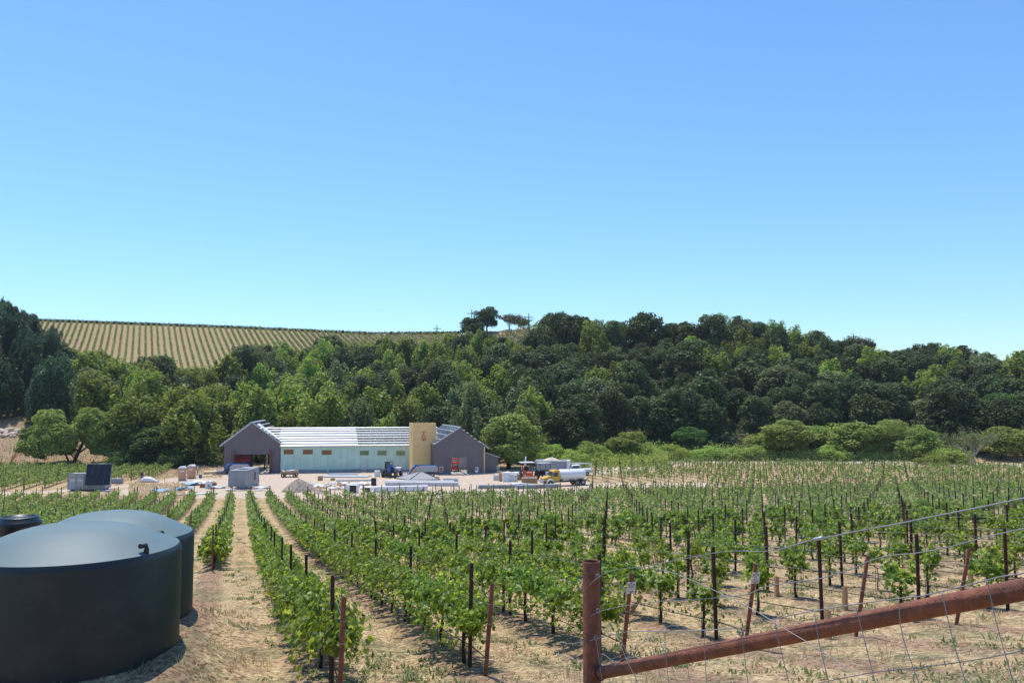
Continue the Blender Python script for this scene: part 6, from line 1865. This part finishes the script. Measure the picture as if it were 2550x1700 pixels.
for (X_, Y_, t_, px_) in cand:
    z = hgt(X_, Y_)
    r1 = g2.random(); r2 = g2.random()
    left = px_ < 165
    if left:
        kind, m_ = ('spire', 'pine') if r1 < .2 else (('upright', 'pine') if r1 < .8 else ('round', 'oak')); h = g2.uniform(13, 20); w = h * g2.uniform(.62, .85)
    elif px_ < 560:
        kind, m_ = ('upright', 'bay') if r1 < .55 else (('round', 'bay') if r1 < .7 else (('round', 'oak') if r1 < .85 else ('upright', 'sage'))); h = g2.uniform(11, 17); w = h * g2.uniform(.95, 1.25)
    elif px_ < 1330:
        lowz = Y_ < 205
        kind, m_ = ('upright', 'bay') if r1 < .52 else (('upright', 'sage') if r1 < (.75 if lowz else .62) else (('round', 'oak') if r1 < .85 else ('upright', 'maple'))); h = g2.uniform(10.5, 17); w = h * g2.uniform(.85, 1.15)
    else:
        kind, m_ = ('round', 'oak') if r1 < .52 else (('upright', 'maple') if r1 < .70 else (('upright', 'bay') if r1 < .88 else ('round', 'sage')))
        if Y_ < 222 and m_ != 'oak' and (r2 < .8 or m_ == 'maple'): kind, m_ = 'round', 'oak'
        h = g2.uniform(8.5, 15); w = h * g2.uniform(1.0, 1.4)
    # never rise above the skyline seen in the photograph
    rp = w / 2 / Y_ * F_PX
    xs = np.linspace(px_ - rp * .75, px_ + rp * .75, 7)
    lim = np.interp(xs, SX, SY) - np.array([-1, 0, 0, 0, 0, 0, -1]) * 0
    prof_ = 1 - .30 * np.abs(np.linspace(-1, 1, 7)) ** 2
    allow = min((at(x, y + 1, Y_).z - z) / q for x, y, q in zip(xs, lim, prof_))
    if (t_ > .02 and Y_ > yr - 22) or (165 < px_ < 650 and Y_ > 240) or (650 <= px_ < 1150 and Y_ > 280): h = max(h, min(allow, 19)); w = max(w, h * .85)
    if h > allow:
        if allow < 4.2: continue
        w *= max(.72, allow / h); h = allow
    topy = HORIZON - (z + h * .85 - CAMZ) / Y_ * F_PX
    a, b_ = int(max(0, px_ + 300 - rp * .7)), int(min(3199, px_ + 300 + rp * .7))
    if b_ <= a: continue
    cy = np.median(cover[a:b_ + 1])
    if topy > cy - 4: continue
    cover[a:b_ + 1] = np.minimum(cover[a:b_ + 1], topy + 6)
    var = int(r2 * 8)
    look = {('spire', 'pine'): 'narrow dark trees', ('upright', 'pine'): 'tall blue-green trees', ('round', 'oak'): 'dark oaks', ('upright', 'bay'): 'pointed olive trees', ('round', 'bay'): 'rounded olive trees',
            ('upright', 'sage'): 'greyish trees', ('round', 'sage'): 'rounded greyish trees', ('upright', 'maple'): 'bright yellow-green trees'}[kind, m_]
    zone = ('at the left edge' if left else 'above the round trees' if px_ < 470 else 'behind the left gable' if px_ < 700 else 'behind the long wing' if px_ < 1010 else
            'behind the board tower' if px_ < 1180 else 'behind the lean-to' if px_ < 1330 else 'above the yellow truck' if px_ < 1500 else 'above the willow thicket' if px_ < 1700 else 'above the left orchard' if px_ < 1930 else 'above the broad orchard' if px_ < 2200 else 'near the right edge')
    tier = 'low down' if Y_ < 208 else ('a third up' if Y_ < 232 else ('two thirds up' if Y_ < 262 else 'near the ridge'))
    nm = {'pine': 'cypress_tree', 'oak': 'oak_tree', 'bay': 'bay_tree', 'sage': 'bay_tree', 'maple': 'maple_tree'}[m_]
    e = tree(nm, Vector((X_, Y_, z - .2)), w, h, kind, m_, var, 'x', 'tree', None, base=.0 if Y_ < 200 else .03)
    wood.setdefault((look, tier, zone), []).append((px_, e))
    nfor += 1
for (look, tier, zone), L_ in wood.items():
    L_.sort(key=lambda q: q[0])
    for i, (px_, e) in enumerate(L_):
        e['group'] = 'trees of the wooded hillside'
        if len(L_) == 1: e['label'] = 'lone one of the %s %s %s' % (look, tier, zone)
        else: e['label'] = '%s from the left of the %s %s %s' % (nth(i + 1), look, tier, zone)
print('forest trees', nfor)
# dark brush under the trees, one mass
def brush():
    P = []
    n = 26000
    while len(P) < n:
        Y_ = rng.uniform(172, 300, 20000); t_ = rng.uniform(-.66, .66, 20000)
        yb = np.interp(t_, _tk, _yb)
        ok = (Y_ > yb + 8) & ~((t_ < -.30) & (Y_ < 196)) & ~((t_ < -.12) & (Y_ > 270)) & (rng.random(20000) < np.where(Y_ < 230, 1, .4))
        P += list(zip(t_[ok] * Y_[ok], Y_[ok]))
    P = np.array(P[:n]); z = height(P[:, 0], P[:, 1])
    hh = rng.random(n) ** 1.5 * 2.4 * (.6 + .4 * np.sin(P[:, 0] * .7) * np.cos(P[:, 1] * .9))
    V, Fc = scatter(np.column_stack([P, z + hh]), unit(rng.normal(size=(n, 3)) * .6 + np.array([0, -.4, .6])), rng.uniform(.4, .95, n), CLUMP_V, CLUMP_F)
    tag(link('undergrowth', mesh_np('undergrowth', V, Fc, M['oak'])), 'dark brush covering the ground under the hillside trees', 'undergrowth', kind='stuff')
brush()
def field_brush():
    """light green weeds along the far fence and dry grass on the left slope"""
    def put(poly_px, Y0, Y1, n, m, hgt_, sz, name, label):
        px = rng.uniform(poly_px[0], poly_px[1], n); Y_ = rng.uniform(Y0, Y1, n); t_ = (px - 1275) / F_PX
        X_ = t_ * Y_; z = height(X_, Y_); h = rng.random(n) ** 1.4 * hgt_ * (.5 + .5 * np.sin(X_ * .8 + Y_ * .6) ** 2)
        V, Fc = scatter(np.column_stack([X_, Y_, z + h]), unit(rng.normal(size=(n, 3)) * .7 + np.array([0, -.3, .5])), rng.uniform(.5, 1.3, n) * sz, CLUMP_V, CLUMP_F)
        tag(link(name, mesh_np(name, V, Fc, M[m])), label, 'grass', kind='stuff')
    put((1330, 1660), 166, 188, 16000, 'willow', 2.6, .26, 'weeds', 'soft green weeds under the willow thicket')
    put((1600, 2420), 182, 193, 20000, 'willow', 2.4, .26, 'weeds', 'light green weeds along the far field fence')
    put((-40, 560), 164, 196, 16000, 'straw', .5, .15, 'dry_grass', 'tall dry grass on the slope behind the far left vines')
    put((-40, 640), 166, 212, 9000, 'sage', .8, .2, 'weeds', 'greyish weeds on the slope behind the far left vines')
    put((1160, 1330), 318, 345, 3500, 'sage', 1.6, .55, 'ridge_weeds', 'pale scrub on the ridge below the bare trees')
    put((390, 560), 143, 163, 4500, 'straw', .4, .14, 'dry_grass', 'dry grass between the toilets and the left gable')
    put((330, 470), 114.5, 134, 6000, 'straw', .4, .13, 'dry_grass', 'dry grass patch between the left vine blocks')
field_brush()
def crest():
    n = 7000
    t_ = rng.uniform(-.60, -.06, n); yr = np.interp(t_, _tk, _yr); Y_ = yr - rng.uniform(.0, 2.5, n); X_ = t_ * Y_
    V, Fc = scatter(np.column_stack([X_, Y_, height(X_, Y_) + rng.uniform(0, .9, n)]), unit(rng.normal(size=(n, 3)) + np.array([0, -.3, .3])), rng.uniform(.3, .7, n), CLUMP_V, CLUMP_F)
    tag(link('crest_brush', mesh_np('crest_brush', V, Fc, M['bark_dark'])), 'dark low brush along the crest above the hillside vines', 'brush', kind='stuff')
crest()

# vineyard on the far hill: one object per vine row
def hill_rows():
    sl_ = .456; d = np.array([-sl_, 1.0]); d /= np.linalg.norm(d); nrm = math.hypot(1, sl_)
    k0 = int((-0.60 * 389 + sl_ * 389) / (2.44 * nrm)) - 2; k1 = int((-.10 * 385 + sl_ * 385) / (2.44 * nrm)) + 2
    hc = 0
    for k in range(k0, k1):
        c = k * 2.44 * nrm
        Ys = np.arange(282, 389, .30)
        X_ = c - sl_ * Ys; t_ = X_ / Ys
        ok = (t_ > -.60) & (t_ < -.066)
        yr = np.interp(t_, _tk, _yr); ok &= Ys < yr - 3
        if ok.sum() < 20: continue
        Ys, X_ = Ys[ok], X_[ok]
        n = len(Ys); m = 6
        X2 = np.repeat(X_, m) + rng.normal(size=n * m) * .20; Y2 = np.repeat(Ys, m) + rng.uniform(-.2, .2, n * m)
        gap = np.repeat(rng.random(n) < .06, m)
        X2, Y2 = X2[~gap], Y2[~gap]
        z = height(X2, Y2) + rng.uniform(.45, 1.5, len(X2))
        V, Fc = scatter(np.column_stack([X2, Y2, z]), unit(rng.normal(size=(len(X2), 3)) * .6 + np.array([0, -.2, .6])), rng.uniform(.25, .45, len(X2)), QUAD_V, QUAD_F)
        yt = Ys[-1] + 1.0; xt = c - sl_ * yt
        hc += 1
        side = 'left part' if X_[-1] < -175 else ('middle part' if X_[-1] < -120 else 'right part')
        e = empty('hillside_vine_row', (xt, yt, hgt(xt, yt)), 0, '%s thin vine row from the left on the tan hill' % nth(hc), 'vine row', 'vine rows on the tan hill')
        V = V - np.array([xt, yt, hgt(xt, yt)])
        link('foliage', mesh_np('foliage', V, Fc, M['vine_leaf_far']), e)
        b = MB(); b.tube([(0, 0, -.2), (0, 0, 2.1)], .07, 5); b.build('end_post', M['bark_dark'], e)
hill_rows()

# ------------------------------------------------------------------ mown straw and weeds close to the camera
def litter():
    n = 110000
    Y_ = 4.5 + (46 - 4.5) * rng.random(n) ** 1.5; t_ = rng.uniform(-.66, .66, n); X_ = t_ * Y_
    u = (X_ + SLOPE * Y_ - C0) / SP; d = np.abs(u - np.round(u)) * SP
    v = (Y_ - SLOPE * X_) / NRM
    patch = .5 + .5 * np.sin(X_ * 1.3 + 1.7 * np.sin(Y_ * .7)) * np.sin(Y_ * 1.1 + X_ * .6)
    keep = (rng.random(n) < np.clip(patch ** 2 * 1.6, 0, 1)) & ((d > .42) | (v < 12.3) | (rng.random(n) < .15))
    for (a, b_, c) in TANKS: keep &= np.hypot(X_ - a, Y_ - b_) > TR + .12
    X_, Y_ = X_[keep], Y_[keep]; n = len(X_)
    z = height(X_, Y_) + rng.uniform(.0, .035, n)
    L_ = rng.uniform(.05, .16, n); a = rng.uniform(0, 2 * math.pi, n); up = np.abs(rng.normal(size=n)) * .28
    dx, dy, dz = np.cos(a) * np.cos(up), np.sin(a) * np.cos(up), np.sin(up)
    w = .0036 + .00022 * Y_
    P = np.column_stack([X_, Y_, z]); D = np.column_stack([dx, dy, dz]) * L_[:, None]; S_ = np.column_stack([-dy, dx, np.zeros(n)]) * w[:, None]
    V = np.stack([P - S_, P + S_, P + D + S_ * .4 + np.array([0, 0, .004])], 1).reshape(-1, 3)
    tag(link('cut_straw', mesh_np('cut_straw', V, np.arange(3 * n).reshape(n, 3), M['straw'])), 'cut dry straw scattered over the aisles between the vines', 'straw', kind='stuff')
    # green and dry tufts
    for (m_, cnt_, nm, lab, bl, hmin, hmax) in (('weed', 5200, 'weeds', 'small green weeds dotted over the near ground', 13, .03, .11), ('straw', 1500, 'dry_tufts', 'standing tufts of dry grass on the near ground', 16, .08, .24)):
        Y_ = 4.5 + (60 - 4.5) * rng.random(cnt_) ** 1.5; t_ = rng.uniform(-.66, .66, cnt_); X_ = t_ * Y_
        pt = np.sin(X_ * .9 + (3 if m_ == 'weed' else 0)) * np.sin(Y_ * .63 + X_ * .4) + .35 * rng.normal(size=cnt_)
        v = (Y_ - SLOPE * X_) / NRM
        ok = pt > (.1 if m_ == 'weed' else .2)
        for (a, b_, c) in TANKS: ok &= np.hypot(X_ - a, Y_ - b_) > TR + .15
        X_, Y_ = X_[ok], Y_[ok]; c_ = len(X_)
        s = rng.uniform(.5, 1.2, c_)
        Xb = np.repeat(X_, bl) + rng.normal(size=c_ * bl) * .10; Yb = np.repeat(Y_, bl) + rng.normal(size=c_ * bl) * .10
        zb = height(Xb, Yb); H_ = np.repeat(s, bl) * rng.uniform(hmin, hmax, c_ * bl); a = rng.uniform(0, 2 * math.pi, c_ * bl); le = rng.uniform(.2, 1.8 if m_ == 'weed' else .9, c_ * bl) * H_
        w = (.011 if m_ == 'weed' else .0035) + (.0003 if m_ == 'weed' else .0002) * Yb
        P = np.column_stack([Xb, Yb, zb]); D = np.column_stack([np.cos(a) * le, np.sin(a) * le, H_]); S_ = np.column_stack([-np.sin(a), np.cos(a), 0 * a]) * w[:, None]
        nn = len(Xb)
        V = np.stack([P - S_, P + S_, P + D * .6 + S_ * .9, P + D, P + D * .6 - S_ * .9], 1).reshape(-1, 3)
        tag(link(nm, mesh_np(nm, V, np.arange(5 * nn).reshape(nn, 5), M[m_])), lab, 'grass', kind='stuff')
litter()

# ------------------------------------------------------------------ thin blue air over the whole valley
def haze():
    b = MB(); b.b(-420, 420, -40, 640, -75, 95)
    m = bpy.data.materials.new('haze'); m.use_nodes = True; nt = m.node_tree; nt.nodes.clear()
    o = nd(nt, 'ShaderNodeOutputMaterial'); v = nd(nt, 'ShaderNodeVolumePrincipled')
    v.inputs['Color'].default_value = (.80, .88, 1.0, 1); v.inputs['Density'].default_value = .00010; v.inputs['Anisotropy'].default_value = .2
    nt.links.new(v.outputs[0], o.inputs['Volume'])
    tag(b.build('haze', m), 'thin pale blue air over the valley', kind='stuff')
haze()
